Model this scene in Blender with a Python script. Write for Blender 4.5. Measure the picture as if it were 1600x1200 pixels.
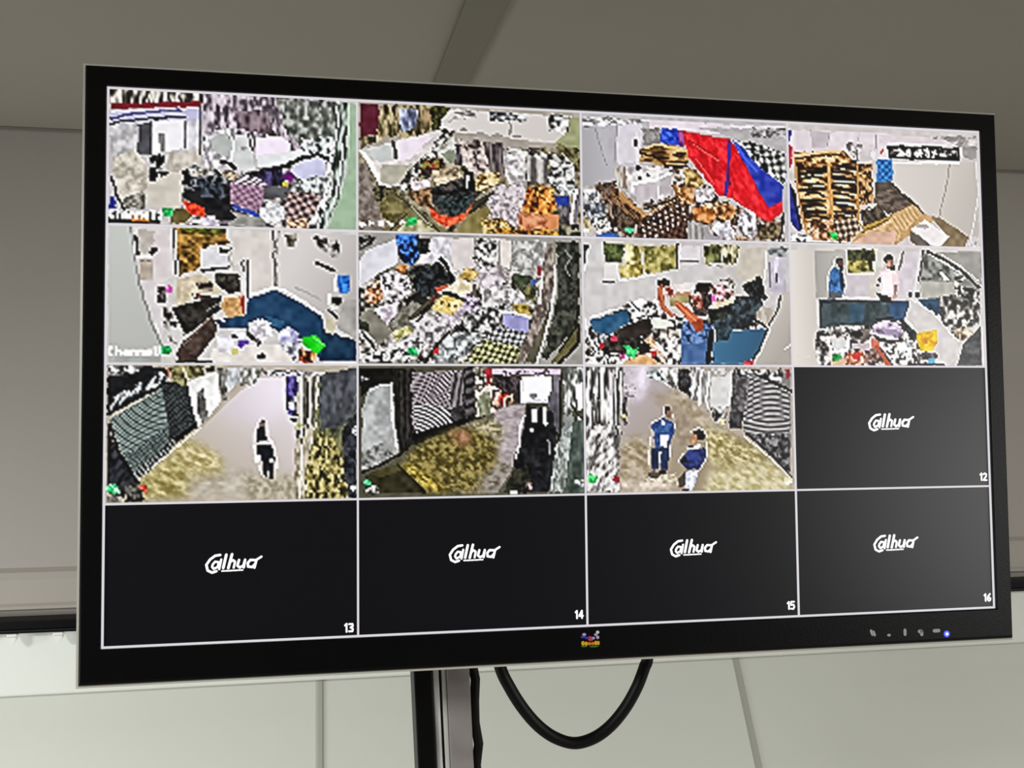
import bpy, bmesh, math, random
import numpy as np
from mathutils import Vector, Matrix

# measured sizes and places (metres, or 1/1600 of a picture's width)
LAMP_W = 42
TOPFILL_W = 68
FILLR_W = 24
FILLL_W = 5.2
SCREEN_ROUGH = 0.31
SHARP = 0.9
CLIPX0 = -1.0460
CLIPDX = 0.0618
SEAM1 = 0.0034
SEAM2 = 0.6895
MON_LOC = (0.17167, 0.65733, 1.96229)
BADGE = (0.00227, -0.17933)
ICONS = [(0.20278, -0.18336), (0.2148, -0.18477), (0.22696, -0.18444), (0.23916, -0.18499), (0.25097, -0.18508)]
LED = (0.25882, -0.18676)
MARKPOS = {12: (596, 355, 383), 13: (628, 334, 363), 14: (621, 327, 367), 15: (620, 339, 362), 16: (611, 347, 373)}
LOOP_PTS = [(0.1131, 0.7110, 1.8131), (0.1191, 0.7070, 1.7831), (0.1251, 0.7050, 1.7531), (0.1324, 0.7050, 1.7370), (0.1420, 0.7050, 1.7217), (0.1530, 0.7050, 1.7089), (0.1651, 0.7050, 1.7000), (0.1790, 0.7050, 1.6954), (0.1931, 0.7050, 1.6982), (0.2054, 0.7050, 1.7061), (0.2163, 0.7050, 1.7182), (0.2249, 0.7050, 1.7324), (0.2306, 0.7050, 1.7463), (0.2330, 0.7050, 1.7540), (0.2360, 0.7070, 1.7840), (0.2370, 0.7110, 1.8140)]

# ---------------------------------------------------------------- clear
for o in list(bpy.data.objects):
    bpy.data.objects.remove(o, do_unlink=True)
scene = bpy.context.scene
C = scene.collection

# ---------------------------------------------------------------- camera
EYE = 1.95                       # eye height of the photographer
YAW = math.radians(10.743)       # turned a little to the right of the wall's normal
cam_d = bpy.data.cameras.new('camera')
cam_d.sensor_width = 36.0
cam_d.lens = 36.0
cam_d.clip_start = 0.02
cam = bpy.data.objects.new('camera', cam_d)
cam.location = (0, 0, EYE)
cam.rotation_euler = (math.radians(90), 0, -YAW)
C.objects.link(cam)
scene.camera = cam

# ---------------------------------------------------------------- view, world, light
vs = scene.view_settings
vs.view_transform = 'Standard'
vs.look = 'None'
vs.gamma = 1.0
vs.use_curve_mapping = False
vs.exposure = 0.0

world = bpy.data.worlds.new('room_air')
scene.world = world
world.use_nodes = True
bg = world.node_tree.nodes['Background']
bg.inputs[0].default_value = (1.0, 0.965, 0.91, 1)
bg.inputs[1].default_value = 0.04

def area(name, loc, target, sx, sy, power, col):
    l = bpy.data.lights.new(name, 'AREA')
    l.shape = 'RECTANGLE'; l.size = sx; l.size_y = sy
    l.energy = power; l.color = col
    o = bpy.data.objects.new(name, l)
    o.location = loc
    d = Vector(target) - Vector(loc)
    o.rotation_euler = d.to_track_quat('-Z', 'Y').to_euler()
    C.objects.link(o)
    return o
# ceiling lamp left of the photographer, then unseen fill lights added around it
area('ceiling_lamp_left', (-1.25, -0.35, 2.315), (-1.25, -0.35, 0.0), 0.30, 0.30, LAMP_W, (1.0, 0.985, 0.95))
area('top_fill_right', (2.6, -0.75, 2.315), (2.6, -0.75, 0.0), 0.30, 0.30, TOPFILL_W, (1.0, 0.985, 0.95))  # added overhead fill, unseen, brightens the wall on the right
area('haze_fill_right', (2.7, -1.9, 1.85), (0.45, 0.9, 1.85), 1.3, 1.1, FILLR_W, (1.0, 0.99, 0.97))  # added fill, unseen, puts the haze on the right of the screen
fill_l = area('low_fill_left', (-1.5, 0.55, 1.30), (-0.3, 1.6, 1.32), 0.7, 0.5, FILLL_W, (0.96, 1.0, 0.98))  # added low fill, unseen, brightens the left of board and panels
fill_l.data.spread = math.radians(110)

# ---------------------------------------------------------------- helpers
def lin(c):
    c = c / 255.0
    return c / 12.92 if c <= 0.04045 else ((c + 0.055) / 1.055) ** 2.4
def rgb(h):
    return tuple(lin(int(h[i:i + 2], 16)) for i in (0, 2, 4)) + (1.0,)

def mat(name, h, rough=0.6, spec=0.5, metal=0.0, var=0.0, scale=8.0, bump=0.0, bscale=200.0):
    m = bpy.data.materials.new(name)
    m.use_nodes = True
    nt = m.node_tree
    b = nt.nodes['Principled BSDF']
    b.inputs['Base Color'].default_value = rgb(h)
    b.inputs['Roughness'].default_value = rough
    b.inputs['Specular IOR Level'].default_value = spec
    b.inputs['Metallic'].default_value = metal
    tc = nt.nodes.new('ShaderNodeTexCoord')
    if var:
        n = nt.nodes.new('ShaderNodeTexNoise'); n.inputs['Scale'].default_value = scale
        n.inputs['Detail'].default_value = 5
        nt.links.new(tc.outputs['Object'], n.inputs['Vector'])
        r = nt.nodes.new('ShaderNodeValToRGB')
        c = rgb(h)
        r.color_ramp.elements[0].position = 0.3; r.color_ramp.elements[1].position = 0.7
        r.color_ramp.elements[0].color = tuple(x * (1 - var) for x in c[:3]) + (1,)
        r.color_ramp.elements[1].color = tuple(min(1, x * (1 + var)) for x in c[:3]) + (1,)
        nt.links.new(n.outputs['Fac'], r.inputs['Fac'])
        nt.links.new(r.outputs['Color'], b.inputs['Base Color'])
    if bump:
        n2 = nt.nodes.new('ShaderNodeTexNoise'); n2.inputs['Scale'].default_value = bscale
        nt.links.new(tc.outputs['Object'], n2.inputs['Vector'])
        bp = nt.nodes.new('ShaderNodeBump'); bp.inputs['Strength'].default_value = bump
        bp.inputs['Distance'].default_value = 0.002
        nt.links.new(n2.outputs['Fac'], bp.inputs['Height'])
        nt.links.new(bp.outputs['Normal'], b.inputs['Normal'])
    return m

def glow(name, h, strength=1.0):
    m = bpy.data.materials.new(name)
    m.use_nodes = True
    b = m.node_tree.nodes['Principled BSDF']
    b.inputs['Base Color'].default_value = (0.004, 0.004, 0.004, 1)
    b.inputs['Roughness'].default_value = 0.5
    b.inputs['Emission Color'].default_value = rgb(h)
    b.inputs['Emission Strength'].default_value = strength
    return m

def link(o, parent=None):
    C.objects.link(o)
    if parent is not None:
        o.parent = parent
    return o

def mesh_obj(name, bm, m, parent=None, smooth=False):
    me = bpy.data.meshes.new(name)
    bm.normal_update()
    bm.to_mesh(me); bm.free()
    for mm in (m if isinstance(m, (list, tuple)) else [m]):
        me.materials.append(mm)
    if smooth:
        for p in me.polygons: p.use_smooth = True
    return link(bpy.data.objects.new(name, me), parent)

def empty(name, loc, rot=(0, 0, 0)):
    e = bpy.data.objects.new(name, None)
    e.location = loc; e.rotation_euler = rot
    e.empty_display_size = 0.05
    return link(e)

def tag(o, label=None, cat=None, group=None, kind=None):
    if label: o['label'] = label
    if cat: o['category'] = cat
    if group: o['group'] = group
    if kind: o['kind'] = kind
    return o

def add_box(bm, lo, hi, bevel=0.0, seg=2, mi=0):
    g = bmesh.ops.create_cube(bm, size=1.0)
    lo = Vector(lo); hi = Vector(hi)
    for v in g['verts']:
        v.co = Vector(((v.co.x + .5) * (hi.x - lo.x) + lo.x, (v.co.y + .5) * (hi.y - lo.y) + lo.y, (v.co.z + .5) * (hi.z - lo.z) + lo.z))
    fs = set(f for v in g['verts'] for f in v.link_faces)
    for f in fs: f.material_index = mi
    if bevel:
        es = list(set(e for v in g['verts'] for e in v.link_edges))
        bmesh.ops.bevel(bm, geom=es, offset=bevel, segments=seg, affect='EDGES', profile=0.5)

def box(name, lo, hi, m, parent=None, bevel=0.0, seg=2):
    bm = bmesh.new(); add_box(bm, lo, hi, bevel, seg)
    return mesh_obj(name, bm, m, parent)

def extrude_profile(name, prof, x0, x1, m, parent=None):
    """closed (y, z) outline swept along x"""
    bm = bmesh.new()
    a = [bm.verts.new((x0, y, z)) for y, z in prof]
    b = [bm.verts.new((x1, y, z)) for y, z in prof]
    n = len(prof)
    for i in range(n):
        bm.faces.new((a[i], a[(i + 1) % n], b[(i + 1) % n], b[i]))
    bm.faces.new(a[::-1]); bm.faces.new(b)
    bmesh.ops.recalc_face_normals(bm, faces=bm.faces[:])
    return mesh_obj(name, bm, m, parent)

def catmull(pts, n=8):
    P = [Vector(p) for p in pts]
    P = [P[0] * 2 - P[1]] + P + [P[-1] * 2 - P[-2]]
    out = []
    for i in range(1, len(P) - 2):
        p0, p1, p2, p3 = P[i - 1:i + 3]
        for k in range(n):
            t = k / n
            out.append(0.5 * ((2 * p1) + (p2 - p0) * t + (2 * p0 - 5 * p1 + 4 * p2 - p3) * t * t + (3 * p1 - p0 - 3 * p2 + p3) * t ** 3))
    out.append(P[-2])
    return out

def add_tube(bm, pts, r, sides=12, mi=0):
    pts = [Vector(p) for p in pts]
    rings = []
    up = Vector((0, 1, 0))
    for i, p in enumerate(pts):
        t = (pts[min(i + 1, len(pts) - 1)] - pts[max(i - 1, 0)]).normalized()
        s = t.cross(up)
        if s.length < 1e-4: s = t.cross(Vector((1, 0, 0)))
        s.normalize(); u = s.cross(t).normalized()
        rings.append([bm.verts.new(p + (s * math.cos(a) + u * math.sin(a)) * r) for a in (2 * math.pi * k / sides for k in range(sides))])
    for a, b in zip(rings, rings[1:]):
        for k in range(sides):
            f = bm.faces.new((a[k], a[(k + 1) % sides], b[(k + 1) % sides], b[k])); f.material_index = mi
    f = bm.faces.new(rings[0][::-1]); f.material_index = mi
    f = bm.faces.new(rings[-1]); f.material_index = mi

def tube(name, pts, r, m, parent=None, sides=12):
    bm = bmesh.new(); add_tube(bm, pts, r, sides)
    bmesh.ops.recalc_face_normals(bm, faces=bm.faces[:])
    return mesh_obj(name, bm, m, parent, smooth=True)

# ---------------------------------------------------------------- materials
M = {}
M['wall'] = mat('painted_wall', 'ada8a2', .75, .3, var=.03, scale=1.5, bump=.15, bscale=60)
M['ceiling'] = mat('painted_ceiling', 'a5a199', .8, .3, var=.035, scale=1.2, bump=.12, bscale=40)
M['batten'] = mat('ceiling_batten', '868279', .75, .3, var=.03, scale=3)
M['fascia'] = mat('fascia_paint', 'aea8a0', .6, .4, var=.03, scale=3)
M['floor'] = mat('vinyl_floor', '9a9488', .5, .4, var=.08, scale=4)
M['valance'] = mat('white_board', 'e9ece6', .45, .5, var=.015, scale=3)
M['panel'] = mat('pale_panel', 'dcdfd6', .55, .4, var=.03, scale=1.6)
M['seam'] = mat('seam_cover', 'b2b4a8', .5, .4, var=.03, scale=6)
M['rail'] = mat('black_rail', '050508', .4, .15, var=.1, scale=30)
M['rail_lip'] = mat('rail_lip', '1a1a1c', .3, .4)
M['clip'] = mat('white_clip', 'f6f6f4', .25, .6)
M['bezel'] = mat('black_bezel', '0d0d0e', .34, .14, var=.06, scale=60, bump=.06, bscale=900)
M['halo_rim'] = mat('pale_halo_rim', 'd4d4c8', .35, .5, var=.02, scale=20)  # pale colour stands in for the bright halo along the bezel edge
M['housing'] = mat('black_housing', '101012', .5, .4, bump=.1, bscale=500)
M['lcd'] = mat('lcd_backing', '050506', .4, .5)
M['cable'] = mat('black_cable', '060607', .5, .25, var=.1, scale=60)
M['column_black'] = mat('black_profile', '040405', .45, .2)
M['silver'] = mat('silver_channel', 'e2e4e2', .35, .5, metal=.0)
M['slot'] = mat('dark_slot', '161616', .6, .3)
M['grey_steel'] = mat('grey_steel', '9c9694', .5, .4, var=.03, scale=12)
M['icon'] = mat('grey_icon', 'b8b8b8', .5, .3)
M['line'] = glow('divider_line_glow', 'dcd8de', 1.0)
M['logo'] = glow('logo_glow', 'ffffff', 1.0)
M['led'] = glow('blue_led', '3a48ff', 2.5)
M['led_core'] = glow('led_core', 'dfe4ff', 1.5)

def screen_mat(name, attr=None, h='07070c'):
    m = bpy.data.materials.new(name); m.use_nodes = True
    nt = m.node_tree; b = nt.nodes['Principled BSDF']
    b.inputs['Base Color'].default_value = (0.004, 0.004, 0.0045, 1)
    b.inputs['Roughness'].default_value = SCREEN_ROUGH
    b.inputs['Specular IOR Level'].default_value = 0.4
    b.inputs['Emission Strength'].default_value = 1.0
    if attr:
        a = nt.nodes.new('ShaderNodeAttribute'); a.attribute_name = attr
        nt.links.new(a.outputs['Color'], b.inputs['Emission Color'])
    else:
        b.inputs['Emission Color'].default_value = rgb(h)
    return m
M['feed'] = screen_mat('camera_feed', 'picture')
M['blank'] = screen_mat('blank_feed')

# ================================================================ the room
WY = 1.60                        # the wall's distance
CZ = EYE + 0.374                 # ceiling height
def wz(dz): return EYE + dz

tag(box('floor', (-3.2, -3.2, -0.05), (4.2, WY + 0.1, 0.0), M['floor']), 'grey vinyl floor of the room, below the picture', 'floor', kind='structure')
tag(box('ceiling', (-3.2, -3.2, CZ), (4.2, WY + 0.1, CZ + 0.05), M['ceiling']), 'dull grey painted ceiling above the monitor', 'ceiling', kind='structure')
tag(box('wall_back', (-3.2, WY, wz(-0.454)), (4.2, WY + 0.1, CZ), M['wall']), 'plain grey upper wall behind the monitor', 'wall', kind='structure')
# flat batten on the ceiling, running towards the wall
bt = tag(box('trim_1', (0.140, -3.2, CZ - 0.007), (0.181, WY, CZ), M['batten'], bevel=0.002), 'flat grey ceiling batten running towards the wall above the monitor', 'trim', kind='structure')
# thin crack line between wall and ceiling
tag(box('trim_2', (-3.2, WY - 0.004, CZ - 0.005), (4.2, WY, CZ), M['batten'], bevel=0.001), 'thin grey bead where the wall meets the ceiling', 'trim', kind='structure')
# fascia board: a soft step out of the wall with a bright lower edge
prof = [(WY, wz(-0.268)), (WY - 0.006, wz(-0.274)), (WY - 0.009, wz(-0.284)), (WY - 0.010, wz(-0.318)), (WY - 0.013, wz(-0.322)), (WY - 0.013, wz(-0.326)), (WY - 0.004, wz(-0.330)), (WY, wz(-0.340))]
tag(extrude_profile('trim_3', prof, -3.2, 4.2, M['fascia']), 'grey fascia board along the wall just above the black rail', 'trim', kind='structure')

# black rail with its clips
rail = tag(empty('hanging_rail', (0.3, WY, wz(-0.352))), 'long black rail on the wall with small white clips under it', 'rail')
box('rail_body', (-3.5, -0.034, 0.0012), (3.9, 0.0, 0.0140), M['rail'], rail, bevel=0.001)
box('rail_lip', (-3.5, -0.036, -0.0008), (3.9, 0.0, 0.0010), M['rail_lip'], rail, bevel=0.0005)
box('rail_base', (-3.5, -0.034, -0.0042), (3.9, 0.0, -0.0010), M['rail'], rail, bevel=0.0008)
def clip_bm():
    bm = bmesh.new()
    add_box(bm, (-0.0070, -0.016, -0.0045), (0.0070, 0.0, 0.0), 0.0015)
    vs_ = [(-0.0060, -0.0045), (0.0060, -0.0045), (0.0055, -0.0085), (0.0012, -0.0145), (-0.0012, -0.0145), (-0.0055, -0.0085)]
    f = [bm.verts.new((x, -0.017, z)) for x, z in vs_]; b = [bm.verts.new((x, -0.006, z)) for x, z in vs_]
    bm.faces.new(f[::-1]); bm.faces.new(b)
    for i in range(6): bm.faces.new((f[i], f[(i + 1) % 6], b[(i + 1) % 6], b[i]))
    bmesh.ops.recalc_face_normals(bm, faces=bm.faces[:])
    return bm
clip0 = mesh_obj('clip', clip_bm(), M['clip'], rail)
CLIP_X0 = CLIPX0 - 0.3
clip0.location = (CLIP_X0, -0.0195, -0.0042)
for k in range(1, 34):
    c = clip0.copy(); link(c, rail); c.location = (CLIP_X0 + CLIPDX * k, -0.0195, -0.0042)

# white board under the rail
vb = extrude_profile('valance_board', [(WY, wz(-0.3570)), (WY - 0.0020, wz(-0.3570)), (WY - 0.0035, wz(-0.3585)), (WY - 0.0035, wz(-0.451)), (WY - 0.0010, wz(-0.454)), (WY, wz(-0.454))], -3.2, 4.2, M['valance'])
tag(vb, 'bright white board strip running along the wall directly under the black rail', 'board')

# sloping pale panels below the board
SL = math.radians(32)
wl = tag(empty('wall_lower', (0, WY + 0.034, wz(-0.440))), 'pale sloping panels below the white board strip', 'wall', kind='structure')
def slope_pt(x, d, off=0.0):      # d metres down the slope, off metres proud of it
    return Vector((x, -math.sin(SL) * d - math.cos(SL) * off, -math.cos(SL) * d + math.sin(SL) * off))
def slope_slab(name, x0, x1, d0, d1, off0, off1, m, nbev=0.0):
    bm = bmesh.new()
    lo = [slope_pt(x0, d0, off0), slope_pt(x1, d0, off0), slope_pt(x1, d1, off0), slope_pt(x0, d1, off0)]
    hi = [slope_pt(x0 + nbev, d0, off1), slope_pt(x1 - nbev, d0, off1), slope_pt(x1 - nbev, d1, off1), slope_pt(x0 + nbev, d1, off1)]
    a = [bm.verts.new(p) for p in lo]; b = [bm.verts.new(p) for p in hi]
    bm.faces.new(a); bm.faces.new(b[::-1])
    for i in range(4): bm.faces.new((a[i], a[(i + 1) % 4], b[(i + 1) % 4], b[i]))
    bmesh.ops.recalc_face_normals(bm, faces=bm.faces[:])
    return mesh_obj(name, bm, m, wl)
S1, S2 = SEAM1, SEAM2
edges = [-3.2, S1 - (S2 - S1) * 2, S1 - (S2 - S1), S1, S2, S2 + (S2 - S1), S2 + 2 * (S2 - S1), 4.2]
for i, (a, b) in enumerate(zip(edges, edges[1:])):
    slope_slab('panel', a + 0.001, b - 0.001, 0.0, 0.62, -0.012, 0.0, M['panel'], 0.002)
for x in edges[1:-1]:
    slope_slab('seam_cover', x - 0.010, x + 0.010, 0.0, 0.62, -0.006, 0.004, M['seam'], 0.007)
slope_slab('backing', -3.2, 4.2, 0.0, 0.62, -0.03, -0.0125, M['seam'])
e = slope_pt(0, 0.62)
ap = box('apron', (-3.2, e.y, -(EYE - 0.440)), (4.2, e.y + 0.02, e.z), M['panel'], wl)

# ================================================================ column that carries the monitor
LEAN = math.atan(0.047)
col = tag(empty('monitor_column', (0.0935 + 0.047 * 1.735, 0.745, 0.0), (0, -LEAN, 0)), 'grey and black floor column that carries the monitor, with silver channel', 'stand')
HC = 2.02
box('black_profile', (-0.0247, 0.0, 0.012), (-0.0107, 0.034, HC), M['column_black'], col, bevel=0.0015)
box('silver_channel', (-0.0105, 0.003, 0.012), (-0.0062, 0.032, HC), M['silver'], col, bevel=0.0006)
box('slot', (-0.0062, 0.006, 0.012), (-0.0042, 0.030, HC), M['slot'], col)
box('silver_channel', (-0.0042, 0.003, 0.012), (-0.0008, 0.032, HC), M['silver'], col, bevel=0.0006)
box('grey_plate', (-0.0006, 0.001, 0.012), (0.0165, 0.033, HC), M['grey_steel'], col, bevel=0.001)
box('base_plate', (-0.20, -0.14, 0.0), (0.20, 0.20, 0.012), M['column_black'], col, bevel=0.004)
box('mount_arm', (-0.020, -0.030, 1.90), (0.16, -0.0005, 1.99), M['column_black'], col, bevel=0.004)

# wavy lead along the column
pts = []
for i in range(121):
    z = 0.02 + (HC - 0.10) * i / 120
    pts.append((0.0200 + 0.0014 * math.sin(z * 150.0), 0.006, z))
lead = tube('power_lead', [Vector(p) for p in pts], 0.0036, M['cable'])
lead.matrix_world = Matrix.Translation(col.location) @ Matrix.Rotation(-LEAN, 4, 'Y')
tag(lead, 'slightly wavy black lead running down the right side of the column', 'cable')

# hanging loop
loop = tube('video_cable', catmull(LOOP_PTS, 8), 0.0043, M['cable'])
tag(loop, 'thick black cable hanging in a loop below the monitor', 'cable')

# ================================================================ the monitor
W, H = 0.598, 0.34218
mon = tag(empty('monitor', MON_LOC, (math.radians(-3.022), 0, 0)), 'wide black monitor showing a grid of sixteen camera pictures', 'monitor')
# local: x right, z up, -y towards the viewer; y = 0 is the screen surface
OL, OR_, OT, OB = -0.3117, 0.3110, 0.1835, -0.1925

def ring(name, outer, inner, prof, m):
    """prof: list of (t, y): t = 0 at the inner edge, 1 at the outer edge"""
    bm = bmesh.new()
    def corner(t):
        return [(inner[0] + (outer[0] - inner[0]) * t, inner[2] + (outer[2] - inner[2]) * t),
                (inner[1] + (outer[1] - inner[1]) * t, inner[2] + (outer[2] - inner[2]) * t),
                (inner[1] + (outer[1] - inner[1]) * t, inner[3] + (outer[3] - inner[3]) * t),
                (inner[0] + (outer[0] - inner[0]) * t, inner[3] + (outer[3] - inner[3]) * t)]
    rs = [[bm.verts.new((x, y, z)) for x, z in corner(t)] for t, y in prof]
    n = len(rs)
    for i in range(n):
        a, b = rs[i], rs[(i + 1) % n]
        for k in range(4):
            bm.faces.new((a[k], a[(k + 1) % 4], b[(k + 1) % 4], b[k]))
    bmesh.ops.recalc_face_normals(bm, faces=bm.faces[:])
    return mesh_obj(name, bm, m, mon)
inner = (-W / 2, W / 2, H / 2, -H / 2)
ring('bezel', (OL, OR_, OT, OB), inner, [(0.0, 0.002), (0.0, -0.0022), (0.03, -0.0030), (0.88, -0.0030), (0.96, -0.0024), (1.0, -0.0008), (1.0, 0.014), (0.0, 0.014)], M['bezel'])
ring('halo_rim', (OL - 0.0016, OR_ + 0.0016, OT + 0.0016, OB - 0.0016), (OL, OR_, OT, OB), [(0.0, 0.000), (1.0, 0.0004), (1.0, 0.012), (0.0, 0.012)], M['halo_rim'])  # thin ring added to imitate the bright edge halo
bm = bmesh.new()
def loopz(sx0, sx1, sz0, sz1, y): return [bm.verts.new(p) for p in ((sx0, y, sz0), (sx1, y, sz0), (sx1, y, sz1), (sx0, y, sz1))]
ls = [loopz(OL, OR_, OB, OT, 0.0145), loopz(OL + .004, OR_ - .004, OB + .004, OT - .004, 0.022), loopz(-.22, .22, -.13, .13, 0.034), loopz(-.20, .20, -.115, .115, 0.046)]
for a, b in zip(ls, ls[1:]):
    for k in range(4): bm.faces.new((a[k], a[(k + 1) % 4], b[(k + 1) % 4], b[k]))
bm.faces.new(ls[0][::-1]); bm.faces.new(ls[-1])
bmesh.ops.recalc_face_normals(bm, faces=bm.faces[:])
mesh_obj('back_housing', bm, M['housing'], mon)
box('wall_mount_plate', (-.06, .0465, -.06), (.06, .052, .06), M['column_black'], mon, bevel=.002)
box('screen_backing', (-W / 2, 0.0006, -H / 2), (W / 2, 0.0120, H / 2), M['lcd'], mon)

# ---- pictures on the screen: flat colour drawn cell by cell on a fine grid
UC = [0, .2545, .5025, .7507, 1.0]
VC = [0, .25, .5, .7485, 1.0]
FONT = {'C': '0e10101010100e', 'h': '1010161911 1111'.replace(' ', ''), 'a': '00000e010f110f', 'n': '00001619111111', 'e': '00000e111f100e', 'l': '0c04040404040e', '1': '040c040404040e', '5': '1f101e0101110e', '2': '0e11010204081f', '8': '0e11110e11110e', 'x': '000011 0a040a11'.replace(' ', ''), ' ': '00000000000000'}
NX, NY = 280, 158                # grid points of one picture
LX, LY, SS = 120, 68, 5          # the coarse pixels the cameras deliver
PW, PH = LX * SS, LY * SS
YY, XX = np.mgrid[0:PH, 0:PW]
XX = (XX + .5) * 1600.0 / PW
YY = (YY + .5) * 900.0 / PH

def hx(h): return np.array([int(h[i:i + 2], 16) for i in (0, 2, 4)], float)
def sub(p, pad=0):
    xs = [min(p[0::2]) - pad, max(p[0::2]) + pad]; ys = [min(p[1::2]) - pad, max(p[1::2]) + pad]
    x0 = int(np.clip(min(xs) * PW / 1600.0 - 1, 0, PW)); x1 = int(np.clip(max(xs) * PW / 1600.0 + 2, 0, PW))
    y0 = int(np.clip(min(ys) * PH / 900.0 - 1, 0, PH)); y1 = int(np.clip(max(ys) * PH / 900.0 + 2, 0, PH))
    return slice(y0, y1), slice(x0, x1)
def inside(p, X, Y):
    xs = p[0::2]; ys = p[1::2]; n = len(xs)
    m = np.zeros(X.shape, bool)
    j = n - 1
    for i in range(n):
        xi, yi, xj, yj = xs[i], ys[i], xs[j], ys[j]
        if yi != yj:
            c = ((yi > Y) != (yj > Y)) & (X < (xj - xi) * (Y - yi) / (yj - yi) + xi)
            m ^= c
        j = i
    return m
def vnoise(X, Y, cx, cy, ang, rng):
    c, s = math.cos(ang), math.sin(ang)
    U = (X * c + Y * s) / cx; V = (-X * s + Y * c) / cy
    U = U - U.min(); V = V - V.min()
    G = rng.random((int(V.max()) + 3, int(U.max()) + 3))
    iu = U.astype(int); iv = V.astype(int); fu = U - iu; fv = V - iv
    fu = fu * fu * (3 - 2 * fu); fv = fv * fv * (3 - 2 * fv)
    return (G[iv, iu] * (1 - fu) + G[iv, iu + 1] * fu) * (1 - fv) + (G[iv + 1, iu] * (1 - fu) + G[iv + 1, iu + 1] * fu) * fv

def blur2(a, rad):
    for _ in range(2):
        for ax in (0, 1):
            b = np.moveaxis(a, ax, 0)
            p = np.pad(b, ((rad + 1, rad), (0, 0)), 'edge').cumsum(0)
            b = (p[2 * rad + 1:] - p[:-2 * rad - 1]) / (2 * rad + 1)
            a = np.moveaxis(b, 0, ax)
    return a
def smooth3(a, n):
    for _ in range(n):
        p = np.pad(a, ((1, 1), (1, 1), (0, 0)), 'edge')
        a = (p[:-2, 1:-1] + p[2:, 1:-1] + p[1:-1, :-2] + p[1:-1, 2:] + 2 * p[1:-1, 1:-1]) / 6
    return a
def cubic_axis(a, n):
    """resample axis 0 to n points with a sharp cubic kernel"""
    m = a.shape[0]
    x = np.clip((np.arange(n) + .5) * m / n - .5, 0, m - 1)
    i = np.floor(x).astype(int); t = x - i; A = -.75
    w = [A * (t + 1) ** 3 - 5 * A * (t + 1) ** 2 + 8 * A * (t + 1) - 4 * A, (A + 2) * t ** 3 - (A + 3) * t ** 2 + 1,
         (A + 2) * (1 - t) ** 3 - (A + 3) * (1 - t) ** 2 + 1, A * (2 - t) ** 3 - 5 * A * (2 - t) ** 2 + 8 * A * (2 - t) - 4 * A]
    out = 0
    for k in range(4):
        out = out + a[np.clip(i + k - 1, 0, m - 1)] * w[k][:, None, None]
    return out

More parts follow.
